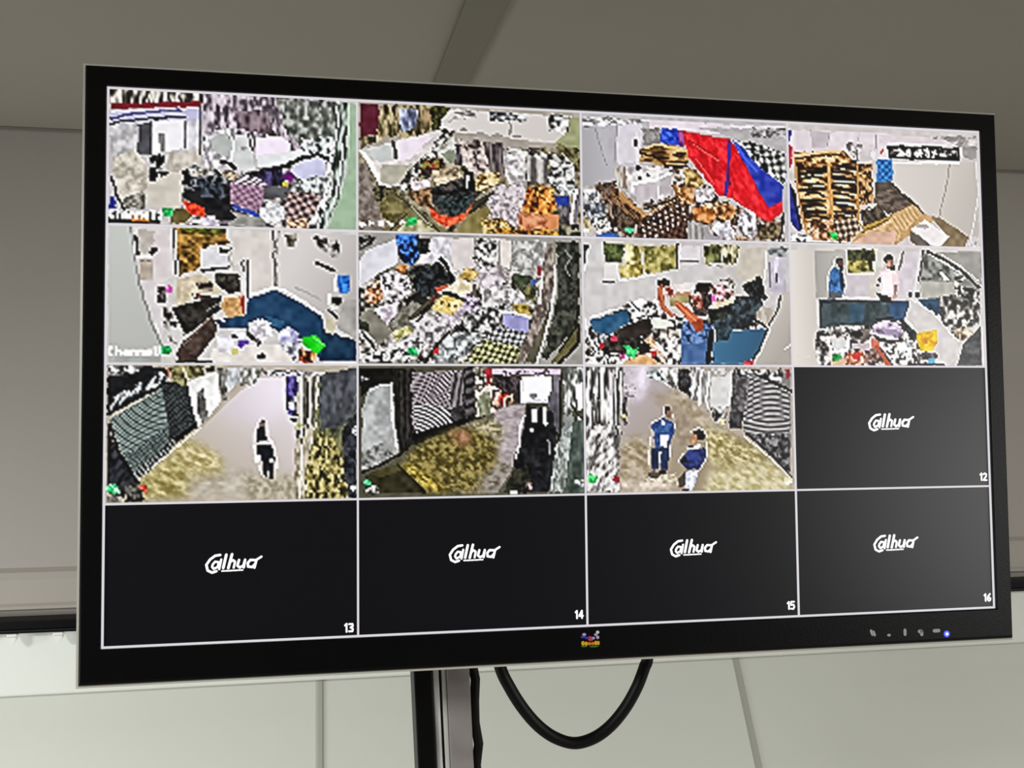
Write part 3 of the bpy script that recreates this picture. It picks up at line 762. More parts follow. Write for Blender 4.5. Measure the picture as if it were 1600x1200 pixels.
OPS[3] = [
["P","b9b6b8",[0,0,1600,0,1600,900,0,900],4],
["N","a89a90 5a4434 d0c8c4 33261c 8a7460 b8b0b0",[10,560,254,391,811,350,1045,565,1350,719,1562,713,1556,904,-7,923],52,52,0],
["G","aaa7ac","c8c4ca",[5,261],[426,244],[3,51,473,49,445,364,252,492,0,541]],
["P","b7b4ba",[123,106,281,99,244,372,170,375],3],
["L","9a979c",9,[112,126,191,384]],
["L","9f9ca1",11,[275,99,254,371]],
["P","d9d4dc",[292,68,473,49,446,344,275,370,267,250],3],
["N","dad6d8 a8a4a6 f2eef0 7a7678",[9,46,516,37,494,69,18,111],43,28,0],
["P","e2d6de",[516,37,1190,47,1581,39,1578,133,990,117,515,98],4],
["P","b5b0b2",[882,81,1581,60,1575,237,1319,196,1155,131],5],
["N","c8c4c8 a4a0a2 5a5856 8a8684",[1278,63,1586,54,1584,122,1321,134],43,28,0],
["N","8a8684 a09c9a 74706e",[467,100,600,99,608,226,464,232],32,32,0],
["N","141414 e8e8e4 3a3a38 d0d0cc",[1165,161,1353,168,1575,237,1569,465,1447,407,1316,309],41,41,0],
["D","161616 dcdcd6",[1330,195,1575,247,1569,449,1459,386],80,80,0.6],
["L","e8e4e4",13,[429,132,414,345]],
["E","181410",414,209,15,24],
["P","1d38b8",[606,99,735,100,738,220,662,213,598,206],14],
["E","4468e0",664,137,43,13],
["N","1a4ad0 2038a0 4a70e8",[611,109,719,104,706,201,620,195],43,43,0],
["P","7a2a78",[735,103,794,106,781,229,738,220],20],
["P","e01020",[773,107,837,124,1143,152,1313,412,1441,634,1543,590,1552,672,1449,747,1350,719,1143,582,1045,565,939,426,812,299],14],
["N","ec1a28 d40c1c f43038 c00a1a",[794,116,1132,162,1111,543,1034,545,822,308],65,37,0.9],
["N","e81424 f02c36 cc0c1a",[1152,223,1302,433,1418,645,1530,632,1449,737,1350,709,1154,572],76,43,0.9],
["L","a8081a",13,[825,176,1052,299]],
["L","ff5048",11,[857,205,1051,320]],
["L","ff4a48",9,[877,306,1014,485]],
["L","2a2a9c",22,[1137,173,1127,347,1100,563]],
["L","5a1a50",17,[1121,358,1135,480]],
["P","2a3cae",[1165,161,1230,199,1349,329,1458,407,1552,476,1543,590,1441,645,1366,534,1292,393,1217,272],10],
["L","3a5ae0",19,[1187,181,1261,291,1348,380]],
["N","8a602c d8ae70 3a2410 b98a4c 5a3a1a",[437,263,598,206,802,238,811,350,680,375,446,344],76,28,0],
["L","e8c488",17,[490,241,598,214,770,249]],
["L","20120a",17,[447,283,596,317,660,305]],
["L","20120a",15,[704,278,791,269]],
["L","20120a",15,[681,334,800,340]],
["L","e0b880",11,[682,314,800,314]],
["L","24150c",19,[638,366,799,370]],
["L","d2a468",11,[649,351,800,355]],
["N","e8e4e4 c8c2c2 f4f0f0 a8a09e",[254,381,423,385,605,368,690,415,697,577,578,621,514,633,387,627,314,550,263,491],58,58,0],
["P","c4bcc0",[389,517,581,480,568,622,418,636],5],
["P","b8b0b4",[593,429,679,426,681,577,590,580],5],
["L","f6f4f4",24,[389,507,550,471,679,416]],
["L","f0ecec",11,[584,480,575,601]],
["E","181412",434,389,26,15],
["E","181412",499,442,15,13],
["E","181412",443,465,17,11],
["E","140e0a",531,628,15,15],
["N","d8cfc4 8a7868 b8aca0",[254,391,339,388,346,549,262,511],26,76,0],
["N","c8a868 a07c40 e0c890 6a4c24",[766,392,875,378,938,487,871,530,786,493],37,37,0],
["N","e4dedc 4a3a30 b8a89c",[691,395,788,401,796,492,699,496],32,32,0],
["N","e0d8d6 c4bcc0 f4f0f2 9c949a",[860,531,992,506,1023,566,967,619,869,622],37,37,0],
["E","181210",967,624,54,15],
["N","6a4830 3a2418 a87c50",[126,516,230,522,418,667,480,745,415,797,332,729,187,614],37,65,-0.8],
["L","b98a50",28,[292,580,386,668,470,725]],
["L","3a2416",24,[250,592,353,709,415,777]],
["L","8a6440",13,[229,573,333,689,395,747]],
["N","4a382c 2c2018 6a5444",[228,633,415,787,371,898,256,831,216,713],32,32,0],
["N","5a4a40 7a6454 3c3028",[136,516,220,513,219,593,156,585],32,32,0],
["N","d8d8da 9a9aa0 f0f0f0 606468",[10,560,114,556,144,635,50,648],32,32,0],
["N","8a8e98 c0c4cc 5a5e66 3c4048",[14,649,165,645,184,744,100,786,27,758],32,32,0],
["N","dcd8d4 8a847c 38342e f0eeea",[69,767,195,743,224,842,172,864,99,846],32,32,0],
["P","1c4aa0",[109,875,203,853,276,871,297,910,108,910],14],
["P","3a5a9a",[214,852,276,871,286,905],10],
["N","b0a078 8a7a50 d4c8a8",[-3,739,69,757,67,856,5,858],37,37,0],
["D","24150e 6a4434",[415,777,762,595,815,634,787,898,423,907],61,69,-0.45],
["N","2a1810 5c3c2c 1c100a 7a5840",[415,807,784,574,803,654,435,867],30,30,-0.45],
["L","d8a06c",8,[437,746,653,639,795,564]],
["E","d6bcae",457,796,9,11],
["E","d6bcae",463,836,9,11],
["E","d6bcae",469,876,9,11],
["E","d6bcae",474,916,9,11],
["E","d6bcae",500,772,9,11],
["E","d6bcae",506,812,9,11],
["E","d6bcae",512,852,9,11],
["E","d6bcae",517,892,9,11],
["E","d6bcae",544,749,9,11],
["E","d6bcae",549,789,9,11],
["E","d6bcae",555,829,9,11],
["E","d6bcae",560,869,9,11],
["E","d6bcae",587,726,9,11],
["E","d6bcae",592,766,9,11],
["E","d6bcae",598,806,9,11],
["E","d6bcae",603,846,9,11],
["E","d6bcae",630,702,9,11],
["E","d6bcae",636,742,9,11],
["E","d6bcae",641,783,9,11],
["E","d6bcae",647,823,9,11],
["E","d6bcae",674,679,9,11],
["E","d6bcae",679,719,9,11],
["E","d6bcae",685,759,9,11],
["E","d6bcae",690,799,9,11],
["E","d6bcae",717,655,9,11],
["E","d6bcae",723,695,9,11],
["E","d6bcae",728,736,9,11],
["E","d6bcae",734,776,9,11],
["E","d6bcae",761,631,9,11],
["E","d6bcae",766,672,9,11],
["E","d6bcae",772,712,9,11],
["E","d6bcae",777,752,9,11],
["L","160c08",15,[470,685,653,619,762,585]],
["N","d09a60 a86c38 e8c090 7a4c24",[688,496,850,511,847,633,761,615,719,576],37,37,0],
["N","b06a2c d88c48 7a441a e8b078",[835,674,978,629,1030,729,985,781,845,734],43,43,0],
["N","c88850 a0622e e4b888 4a2a14",[999,648,1120,614,1185,653,1161,756,1030,729],37,37,0],
["N","f0d8b4 d0ac7c 2c1c10",[923,630,1099,594,1120,624,966,670],37,22,0],
["N","181210 3a2c20 6a5440",[1151,705,1228,703,1193,785,1138,787],26,26,0],
["P","a8a4a6",[801,756,952,782,971,893,798,897],8],
["S","b8b4b4 8c8886",[801,766,930,803,928,894,798,897],48,0],
["N","f0eef4 d4d0da ffffff a49ea8",[984,811,1040,759,1127,767,1180,847,1113,900,1038,861],48,48,0],
["P","a9a3aa",[951,853,1038,861,1113,905,949,899],5],
["N","e6e2e6 b4aeb4 f6f4f6 6a6468",[1195,704,1263,650,1339,689,1347,822,1301,874,1203,826],39,39,0],
["N","6a583c 2c2418 9a8660 4a3c28",[1348,771,1460,747,1527,766,1523,879,1356,883],37,37,0],
["N","a07850 5a3c24 d8c0a4",[1169,857,1279,875,1267,911,1146,909],26,26,0],
["L","141410",17,[1551,693,1537,796,1512,900]],
["E","50e8a0",356,834,32,22],
["E","38c880",361,833,17,11],
["N","f8f8f6 e0e0dc",[20,828,53,827,53,869,19,870],22,22,0],
["N","f8f8f6 e0e0dc",[177,819,210,818,209,860,176,860],22,22,0],
["N","f8f8f6 e0e0dc",[240,817,273,816,272,858,239,859],22,22,0],
["N","f8f8f6 e0e0dc",[119,830,152,829,152,871,118,872],22,22,0]]
OPS[4] = [
["P","cfc8c6",[0,0,1600,0,1600,900,0,900],4],
["P","e0d6dc",[26,64,826,48,819,268,21,231],4],
["L","b4aab0",9,[191,57,214,194]],
["L","aea4aa",10,[346,70,322,170]],
["P","c6bcc2",[191,62,346,70,322,174,209,189],4],
["L","c0b4ba",8,[585,59,584,148]],
["L","a89ca2",11,[727,72,721,173]],
["P","ddd2d6",[727,62,1441,61,1576,106,1446,213,1427,123,835,128],4],
["N","c0bab8 8c8684 dcd6d4 a09a98",[1126,55,1578,45,1597,146,1506,150,1349,95],55,26,-0.3],
["P","a49e9c",[1449,142,1576,106,1570,239,1458,202],8],
["G","d9d2cc","c9c3bd",[894,335],[1563,411],[863,277,1422,260,1572,208,1570,816,1480,798,1214,675,1072,609,868,436]],
["G","cfc8c0","c2bbb4",[1340,318],[1563,411],[1342,268,1570,239,1570,796,1479,808,1237,674]],
["L","a39c96",10,[1342,268,1301,461,1237,664]],
["P","f0e8e8",[852,267,1434,239,1422,260,862,282],2],
["P","efe6ea",[824,123,1326,117,1325,132,823,143],2],
["P","12100f",[818,143,1427,135,1428,236,831,246],4],
["N","12100f 6a6664 ece8e4 2a2826 c8c4c0",[845,162,1415,154,1413,199,842,222],29,37,0],
["T","f0ece8",48,899,171,"2 8 x 11"],
["P","d8d0d0",[463,144,702,143,687,274,589,277,504,221],6],
["N","c0b8b8 6a6462 e4dcdc",[474,143,615,137,578,268,503,231],37,37,0],
["L","7a7270",13,[570,189,567,278]],
["E","e8e4e6",700,218,24,26],
["P","d05c48",[755,201,789,165,794,179,766,216],6],
["P","1d2a9c",[-4,66,37,64,26,153,-2,154],8],
["P","b02836",[2,164,49,186,40,309,1,369],14],
["P","e8a0a8",[34,172,59,210,50,269,36,270],6],
["P","1f2a8c",[5,437,44,524,99,815,68,806,17,739,-4,565],10],
["P","12101e",[15,447,55,524,111,795,89,805,33,563],10],
["N","b07a3c d8a868 3a2410 8a5a28",[53,230,440,194,567,288,580,545,571,802,482,873,141,853,87,522],44,44,0],
["N","140a06 3c2412 8c5c2c c88c4a e2b272 f2d8ac 2a180c",[58,259,331,228,334,455,350,651,354,847,151,853,93,659,67,464],187,44,-0.06],
["N","140a06 3c2412 8c5c2c c88c4a e2b272 f2d8ac 2a180c",[341,238,556,269,580,545,571,802,482,873,354,847,342,553],165,42,0.12],
["L","1a0e08",19,[124,330,200,311,274,335]],
["L","1a0e08",19,[366,314,436,306,532,335]],
["L","f0d8b0",10,[370,343,537,349]],
["L","1a0e08",19,[127,377,201,366,277,376]],
["L","1a0e08",19,[365,362,434,356,531,371]],
["L","ecc892",10,[116,400,294,385]],
["L","1a0e08",19,[130,414,203,399,280,418]],
["L","1a0e08",19,[365,400,433,392,530,416]],
["L","f0d8b0",10,[368,426,535,432]],
["L","1a0e08",19,[133,461,205,454,283,459]],
["L","1a0e08",19,[365,448,432,442,529,452]],
["L","ecc892",10,[122,482,291,469]],
["L","1a0e08",19,[136,498,207,486,286,500]],
["L","1a0e08",19,[365,484,430,478,527,498]],
["L","f0d8b0",10,[365,509,532,515]],
["L","1a0e08",19,[140,536,209,518,289,541]],
["L","1a0e08",19,[365,522,429,515,526,543]],
["L","ecc892",10,[128,564,289,545]],
["L","1a0e08",19,[142,582,211,573,292,582]],
["L","1a0e08",19,[364,570,428,564,524,579]],
["L","f0d8b0",10,[362,592,529,598]],
["L","1a0e08",19,[146,620,213,605,295,623]],
["L","1a0e08",19,[364,607,427,601,523,624]],
["L","ecc892",10,[134,646,286,630]],
["L","1a0e08",19,[148,666,215,660,298,665]],
["L","1a0e08",19,[364,655,425,650,522,660]],
["L","f0d8b0",10,[360,674,527,681]],
["L","1a0e08",19,[152,704,217,692,301,706]],
["L","1a0e08",19,[363,692,424,686,520,705]],
["L","ecc892",10,[140,728,283,714]],
["L","1a0e08",19,[155,741,219,725,304,747]],
["L","1a0e08",19,[363,728,423,722,519,749]],
["L","f0d8b0",10,[357,757,524,764]],
["L","1a0e08",19,[158,788,221,779,307,788]],
["L","1a0e08",19,[363,776,421,772,518,786]],
["L","ecc892",10,[146,810,281,798]],
["L","d49a54",29,[330,258,334,455,350,651,356,798]],
["L","c0874a",24,[566,308,570,506,564,704]],
["L","c0884c",18,[63,269,76,523,132,795]],
["N","d8a464 8c5a28 f0d8a8 4a2a12",[117,237,428,215,523,290,135,344],44,29,0],
["L","e8c890",22,[63,254,245,227,256,217,429,203]],
["L","4a2c14",13,[73,273,244,247,439,229]],
["N","3a2012 b47a48 e8d0b8 5a3420 c89468",[144,736,554,684,571,802,482,873,183,871],37,37,0],
["D","2c180e dcc0a4",[369,710,553,704,571,802,461,864,365,847],70,70,0.6],
["N","b88448 5a3a1c d8b07c 2c1a0c",[578,288,686,293,687,581,589,604,572,447],33,33,0],
["L","eadfc8",11,[580,283,692,278]],
["P","2d7cc4",[726,252,858,247,858,407,791,429,726,421],8],
["D","1c4c94 3c94dc",[737,257,852,252,847,407,737,411],62,55,0],
["P","5a4c44",[715,422,847,417,889,475,1083,599,805,657,687,581,712,501],7],
["N","6a5c52 4c4038 7a6a5e",[734,500,889,475,1062,589,828,646,710,561],66,26,0],
["P","c8a06c",[571,802,827,666,1029,580,1104,648,1225,684,1032,780,908,863,829,914,481,903],7],
["N","d8b484 c09464 e4c8a0",[604,801,1028,600,1093,648,875,864,655,889],66,37,0],
["P","d6b09a",[504,883,658,800,878,784,852,894,719,922],6],
["L","7a5c3c",10,[827,666,1006,581]],
["S","c49c68 dcbc8c",[826,696,1028,590,1092,658,877,814],37,-0.6],
["P","3a3028",[577,644,731,600,805,677,605,772],10],
["N","4a4038 2a241e 6a5c48",[588,634,730,610,794,677,616,752],44,44,0],
["L","b8923c",24,[605,772,826,686]],
["L","e8dcc0",13,[653,632,720,590]],
["L","f0ead0",10,[709,591,654,602]],
["L","7a5a20",15,[593,802,803,707]],
["L","a8863c",15,[563,733,615,791]],
["L","3c3228",13,[857,436,942,523,1072,609,1104,648]],
["L","4a4038",13,[1225,684,1357,751,1479,818]],
["P","8a7658",[1159,666,1259,683,1479,818,1442,899,1217,910,1310,812],8],
["P","efe9ea",[994,766,1113,693,1321,812,1217,910],3],
["P","6a6058",[988,781,1053,809,1205,910,1083,918,996,860],9],
["L","d8d2d0",9,[1010,780,1195,900]],
["E","b8b0ae",1089,743,55,18],
["P","d9ccd0",[818,919,941,852,1050,914],4],
["N","f0e8ea b8b2b4",[1465,879,1570,816,1577,916,1452,919],37,37,0],
["L","e8e2e2",11,[1570,239,1576,512,1488,878]],
["N","f8f8f8 1a1a1c c8c8c8",[-7,827,184,832,172,881,3,876],44,44,0],
["P","f4f4f2",[83,845,178,842,172,867,87,869],2],
["P","14100e",[-8,886,439,884,481,908,-9,920],6],
["N","1ee05a 50f080 10a840",[323,809,393,817,386,866,332,858],26,26,0]]
OPS[5] = [
["P","cfcbc8",[0,0,1600,0,1600,900,0,900],4],
["G","c4c6c2","b8b9b5",[46,83],[255,733],[20,7,149,3,212,385,343,776,26,875]],
["L","8e8e8a",13,[154,14,175,167,212,385,286,624,349,776]],
["L","eae8e4",11,[175,134,244,406,338,721]],
["P","d8d0d0",[174,14,419,12,441,326,316,383,223,385,181,189],4],
["P","b8b2aa",[200,35,304,32,294,186,212,188],4],
["L","2a2826",17,[185,68,201,188]],
["E","2a2826",305,158,19,17],
["E","24221f",284,181,15,13],
["P","bcb0a2",[207,232,289,219,290,351,217,357],8],
["L","f2f0ee",11,[201,205,284,203]],
["L","8a8478",9,[212,232,284,225]],
["P","d6d0d2",[223,385,326,372,348,536,359,754,254,482],4],
["N","6a4a1c a87834 3a2a10 8a6a2a d0a050",[414,12,736,9,768,97,588,146,588,279,451,326],53,43,0],
["N","3c3a10 7a8a2c 5a5a18",[461,11,747,3,736,42,482,44],43,26,0],
["P","2a2418",[414,29,440,28,451,315,430,315],6],
["P","d8d8dc",[593,151,757,136,768,253,609,273],4],
["P","16140f",[704,138,768,153,757,170,709,165],2],
["L","f6f6f6",13,[588,146,598,273]],
["L","16140f",15,[598,290,779,258,779,141]],
["L","f2f2ee",11,[429,29,446,326]],
["P","d6cfca",[784,19,1048,23,1069,381,896,450,886,195,789,264],4],
["L","e8e4e0",9,[784,97,779,286]],
["L","5a5654",13,[1048,17,1063,381]],
["L","8a8684",13,[1080,22,1074,381]],
["P","dcd6d4",[1061,22,1075,22,1071,370,1064,370],2],
["P","d2ccca",[1086,27,1598,30,1594,722,1473,667,1363,567,1221,468,1074,392],4],
["G","d6d0ce","b4afac",[1156,278],[1584,496],[1086,27,1598,30,1594,722,1473,656,1363,567,1221,468,1074,392]],
["L","b5afad",13,[1199,390,1352,466]],
["N","4a463c a8a290 6a6454",[1118,38,1200,41,1189,109,1134,110],32,32,0],
["N","d2ccca 1c1a18 8a8684",[1310,44,1475,68,1475,181,1419,171,1320,106],36,28,0],
["E","1c1a18",1323,55,15,11],
["E","1c1a18",1457,100,15,15],
["L","2a2826",19,[1331,224,1369,240,1402,256,1447,270]],
["L","d8d4d2",21,[864,184,866,440]],
["L","3c3a38",13,[880,217,886,462]],
["L","4a4846",11,[853,218,853,284]],
["P","1a3e60",[891,467,1069,403,1221,490,1363,578,1384,679,1594,756,1593,869,1351,875,1264,747,1036,660,854,662,715,663,683,608,875,573],6],
["L","f4f2ee",14,[896,439,982,416,1058,387,1155,424,1264,495,1374,572]],
["P","12324e",[1362,657,1594,745,1593,869,1351,870],6],
["P","2a5a7e",[993,571,1123,614,1101,659,1047,649],10],
["N","2a2622 1a1816 4a4640",[694,299,832,318,848,429,758,442,672,343],36,36,0],
["P","cdbfa4",[451,348,588,312,715,398,715,442,609,433,441,534,431,447],10],
["N","e0d4bc c4b498 d4c6aa",[462,347,609,334,567,445,462,490],53,53,0],
["N","14120e 3a2c24 8a8278",[562,373,662,366,662,410,567,412],32,21,0],
["N","14120e 5c2a20 c8c0b4",[536,445,651,443,641,477,546,478],36,19,0],
["E","d050b0",394,412,26,23],
["E","f0a0dc",378,404,13,13],
["N","3a3634 1a1816 6a6460",[321,394,368,404,368,502,332,503],26,26,0],
["P","1a1815",[410,535,609,477,715,453,715,531,568,664,494,709,442,600],7],
["N","1c1a16 34302a 262320",[421,535,694,465,705,542,526,665],43,43,0],
["L","7a7874",11,[631,548,694,509]],
["N","dcd8d4 1a1816 8c8884 b8b4b0",[348,525,400,524,484,709,442,775,401,753,358,623],38,38,0],
["P","cfcbc8",[400,666,463,676,494,731,453,764,411,742],6],
["P","141210",[400,622,442,622,442,655,405,655],2],
["P","d2a46c",[736,453,854,451,854,584,768,596,720,531],10],
["N","e0b884 b4824c c89860",[736,459,843,457,832,573,768,580],36,36,0],
["P","a81c28",[848,440,870,462,870,573,851,551],8],
["L","e8d8c0",11,[736,459,848,451]],
["P","3c2c26",[442,830,463,775,662,575,689,630,684,707,568,873,453,868],6],
["E","d8b060",570,763,9,15],
["N","504038 342620 443630",[463,786,662,598,673,685,568,851],64,64,0],
["L","7a685c",11,[484,775,662,586]],
["P","f0f0f0",[710,586,747,619,736,632,710,608],2],
["P","e6e0da",[663,796,864,772,1079,760,1198,893,663,894,652,839],6],
["N","e8e4ea c8c2cc f6f4f8",[684,718,811,684,875,695,864,805,705,839],53,53,0],
["N","f0ecf0 d4ced8 b0a8b4 ffffff",[875,628,950,594,1036,627,1047,715,971,760,907,683],43,43,0],
["N","1a1816 6a6468 3c383a",[875,661,971,760,950,772,875,706],26,26,0],
["E","6a48b8",864,752,38,17],
["E","5a38a0",843,772,17,15],
["E","d8d080",806,817,26,21],
["E","24201c",977,847,32,19],
["E","24201c",800,717,21,9],
["N","d0d0ea b0b0d8 8c8cb8 eaeaf4",[1068,682,1144,648,1220,692,1187,770,1101,748],36,36,0],
["N","c8c8d0 9a9aa8 e4e4e8 6a6a74",[1079,771,1231,747,1252,825,1176,870],36,36,0],
["P","18d818",[1236,725,1318,702,1395,769,1329,831,1247,770],12],
["L","70f070",9,[1318,713,1384,774]],
["N","1a1410 6a2a18 e0c070 a84020",[1220,792,1340,836,1307,887,1209,887],32,32,0],
["P","1c6cd0",[1469,300,1546,299,1540,418,1474,419],10],
["N","3c90e8 1450a8 2a7cd8",[1474,317,1541,305,1535,418,1474,413],32,32,0],
["P","16140f",[1418,442,1501,452,1484,509,1429,487],3],
["P","c8c0a8",[1385,578,1462,599,1439,701,1384,679],10],
["L","f0ece4",15,[1458,306,1452,408]],
["L","f0ece4",13,[1413,431,1413,499,1473,532]],
["L","1a1814",19,[1407,544,1462,583]],
["P","a8a4a0",[1495,475,1596,462,1594,745,1473,656],8],
["P","2a2420",[432,868,663,878,663,894,432,895],4],
["P","b0b2ae",[25,843,344,841,344,890,26,891],6],
["T","f4f4f0",53,24,791,"Channel5"],
["N","18a858 30d880 108848",[345,781,416,781,401,841,354,841],23,23,0]]
OPS[6] = [
["P","9a9690",[0,0,1600,0,1600,900,0,900],4],
["N","b4aeaa 5a564e dcd8d6 2c2a26 8a8478",[11,229,660,215,1313,255,1249,879,7,884],39,39,0],
["N","3a3834 8a8680 1e1c1a",[7,33,142,29,58,124,12,126],32,32,0],
["P","dcdae2",[11,208,58,135,268,47,277,213,162,277,36,362,10,372],5],
["N","d4d0d8 bcb8c0 e8e6ea",[512,30,662,26,659,226,553,217,415,199],43,43,0],
["P","dad2d0",[651,32,812,28,811,191,843,232,724,245,659,257],4],
["N","c8c4c2 2a2a28 ece8e6 8a8684",[812,28,997,28,973,230,875,242,811,159],37,37,0],
["P","e2dad4",[997,34,1085,31,1071,238,1006,218],4],
["N","bcbab8 9a9896 d6d4d2 848280",[1085,31,1339,30,1313,255,1203,267,1082,249],37,37,0],
["N","1a3c86 2c6cd0 101c3a 4a90e8 0e1830",[263,26,427,22,426,168,383,216,320,212,278,150],37,37,0],
["N","1c1e1c 3a3c34 0e100e",[416,43,512,41,500,135,426,157],28,28,0],
["N","a86434 d8a070 5a3018 ece0d4",[57,382,172,318,181,452,98,505,51,454],32,26,0],
["N","c07a3c e0a868 7a4420",[262,228,341,222,340,284,277,285],32,32,0],
["N","e4dee0 b0a8ac f4f0f0 1e1a1c cac2c6",[151,298,267,265,382,325,371,408,275,492,181,452],32,32,0],
["N","e0d6e0 c8bcc8 f2ecf2 a89ca8",[118,514,265,471,286,523,201,627,139,576],43,43,0],
["N","1a1c18 6a685c 0e100e 3c3c34",[340,274,510,208,424,365,371,346],32,32,0],
["N","0c0e10 22282c 14181a 343c40",[382,304,574,185,669,319,572,384,465,448,392,397],37,37,0],
["L","0c0c0c",24,[574,175,617,216,659,320]],
["L","f0eeec",13,[436,199,511,145,596,154]],
["L","dad6d4",13,[617,174,680,298]],
["P","c84828",[540,374,637,341,604,383,551,405],16],
["P","6a2018",[486,479,551,405,561,425,508,489],8],
["P","1c1a16",[318,460,413,407,508,468,465,541,380,594],8],
["N","7a766a 98948a 625e52",[211,626,381,459,444,500,316,667,232,678],54,37,-0.7],
["P","807c70",[25,546,98,525,201,627,232,678,148,781,14,669],8],
["P","3a3c30",[9,588,76,628,86,679,14,659],8],
["L","4a4636",24,[359,584,508,457]],
["L","2a2820",15,[411,604,529,478]],
["L","e8e4d4",9,[295,677,422,583]],
["P","c4a04c",[702,298,767,234,853,274,798,317],10],
["N","d0b060 a88438 e8d090",[713,287,767,239,842,274,788,317],32,32,0],
["P","6a4820",[691,314,755,318,787,338,723,329],5],
["N","e8dcc0 d8c8a4 f4ecdc",[615,393,691,309,820,338,797,422,722,444,636,414],43,43,0],
["L","1c1810",22,[599,409,658,414,721,454]],
["P","6a5c5c",[803,348,830,337,824,432,803,422],6],
["P","e0c470",[540,467,604,420,732,459,699,538,635,560,518,520],10],
["N","e8d088 d0ac50 f4e8b8",[550,467,615,425,721,465,678,538,550,519],37,37,0],
["E","6a5420",582,474,13,10],
["E","6a5420",635,492,13,10],
["E","6a5420",678,502,13,10],
["N","bcb0bc d4c8d0 9a8e9a ece4ec",[549,561,635,560,732,496,742,569,677,643,570,623],37,37,0],
["N","cfc7ca b2a8ae 8a8288 e6dee2",[832,243,984,219,1070,291,982,387,851,400],37,37,0],
["N","aca8a8 d4d0d0 7c7878 ecebea",[873,368,1048,344,1211,447,1177,479,1035,513,872,494],37,37,0],
["N","c8b8d0 d8ccd8 3a3640 a898b0",[733,412,840,442,861,505,763,569,731,517],32,32,0],
["N","1e1e1e e8e6e4 6c6a68 b8b6b4 464442",[742,538,1024,482,978,661,676,726,655,674],32,32,0],
["N","e0dcde c8c4c6 6a6668",[507,561,655,643,505,779,378,831,200,781,274,667],43,43,0],
["N","cac480 8a8450 e4e0b0",[242,678,358,635,379,687,263,749],37,37,0],
["N","d8d4d4 a8a4a4 f0eeee 4a4646",[158,771,442,707,505,748,377,862,210,873],32,32,0],
["P","3c4630",[1082,270,1202,278,1257,319,1233,458,1178,437,1103,322],10],
["N","4a4c34 2a2c20 8a7c3c 6a6a50",[1158,332,1257,330,1244,457,1178,437],32,32,0],
["E","4a5a9a",1235,325,26,26],
["P","a01830",[1275,202,1303,234,1285,287,1263,256],6],
["P","bda64c",[1090,481,1199,479,1209,553,1111,533],14],
["N","6a5c28 d4bc60 a88c38",[1090,481,1199,490,1209,548,1122,533],37,19,0],
["P","9c9acc",[1023,534,1209,574,1197,669,1098,670,1011,618],7],
["L","eeeef4",15,[1023,534,1100,533,1209,564]],
["D","2e2e30 d8d8dc",[968,629,1186,680,1151,785,869,724],65,50,-0.5],
["D","1c2010 e4e090",[869,724,1151,775,1117,880,717,881,793,808],65,50,-0.4],
["N","b8bcbc 5a5e5e e0e4e4 8a8e8e",[590,716,719,673,902,682,760,808,695,881,504,882],37,37,0],
["L","100e0c",19,[633,674,558,758,462,882]],
["P","d83038",[526,789,560,768,557,820,520,820],8],
["N","8a7c74 5a4e48 b4a89e 746860",[1327,63,1394,40,1378,360,1297,615,1183,880,1095,880,1197,659,1255,447],37,47,0],
["P","5e5a48",[1297,615,1366,445,1340,678,1260,879,1161,880],8],
["L","f2f2ee",15,[1398,189,1389,381,1341,615,1254,890]],
["L","e8e8e8",19,[1302,255,1277,467]],
["L","8a8a70",13,[1395,29,1398,189]],
["N","2c2e28 3e4036 1c1e18 4e5046",[1411,39,1574,35,1564,613,1337,847,1293,848,1363,615,1411,402],43,43,0],
["L","74766c",15,[1472,102,1516,144,1470,209,1502,272]],
["P","5c5630",[1507,677,1564,570,1562,740,1437,879,1359,879],8],
["L","141612",15,[1566,485,1541,634,1416,805]],
["L","1a1a16",22,[1564,613,1562,740,1414,889]],
["L","e6e4e0",17,[9,669,86,771,158,873]],
["L","1a1814",13,[24,679,106,771,179,863]],
["L","d8d4ce",11,[55,679,179,811,251,883]],
["N","f4f4f2 1a1a18 c8c8c4",[13,822,336,790,356,872,13,884],28,28,0],
["N","20b860 40e890 108848",[336,790,404,784,404,836,341,836],24,24,0]]
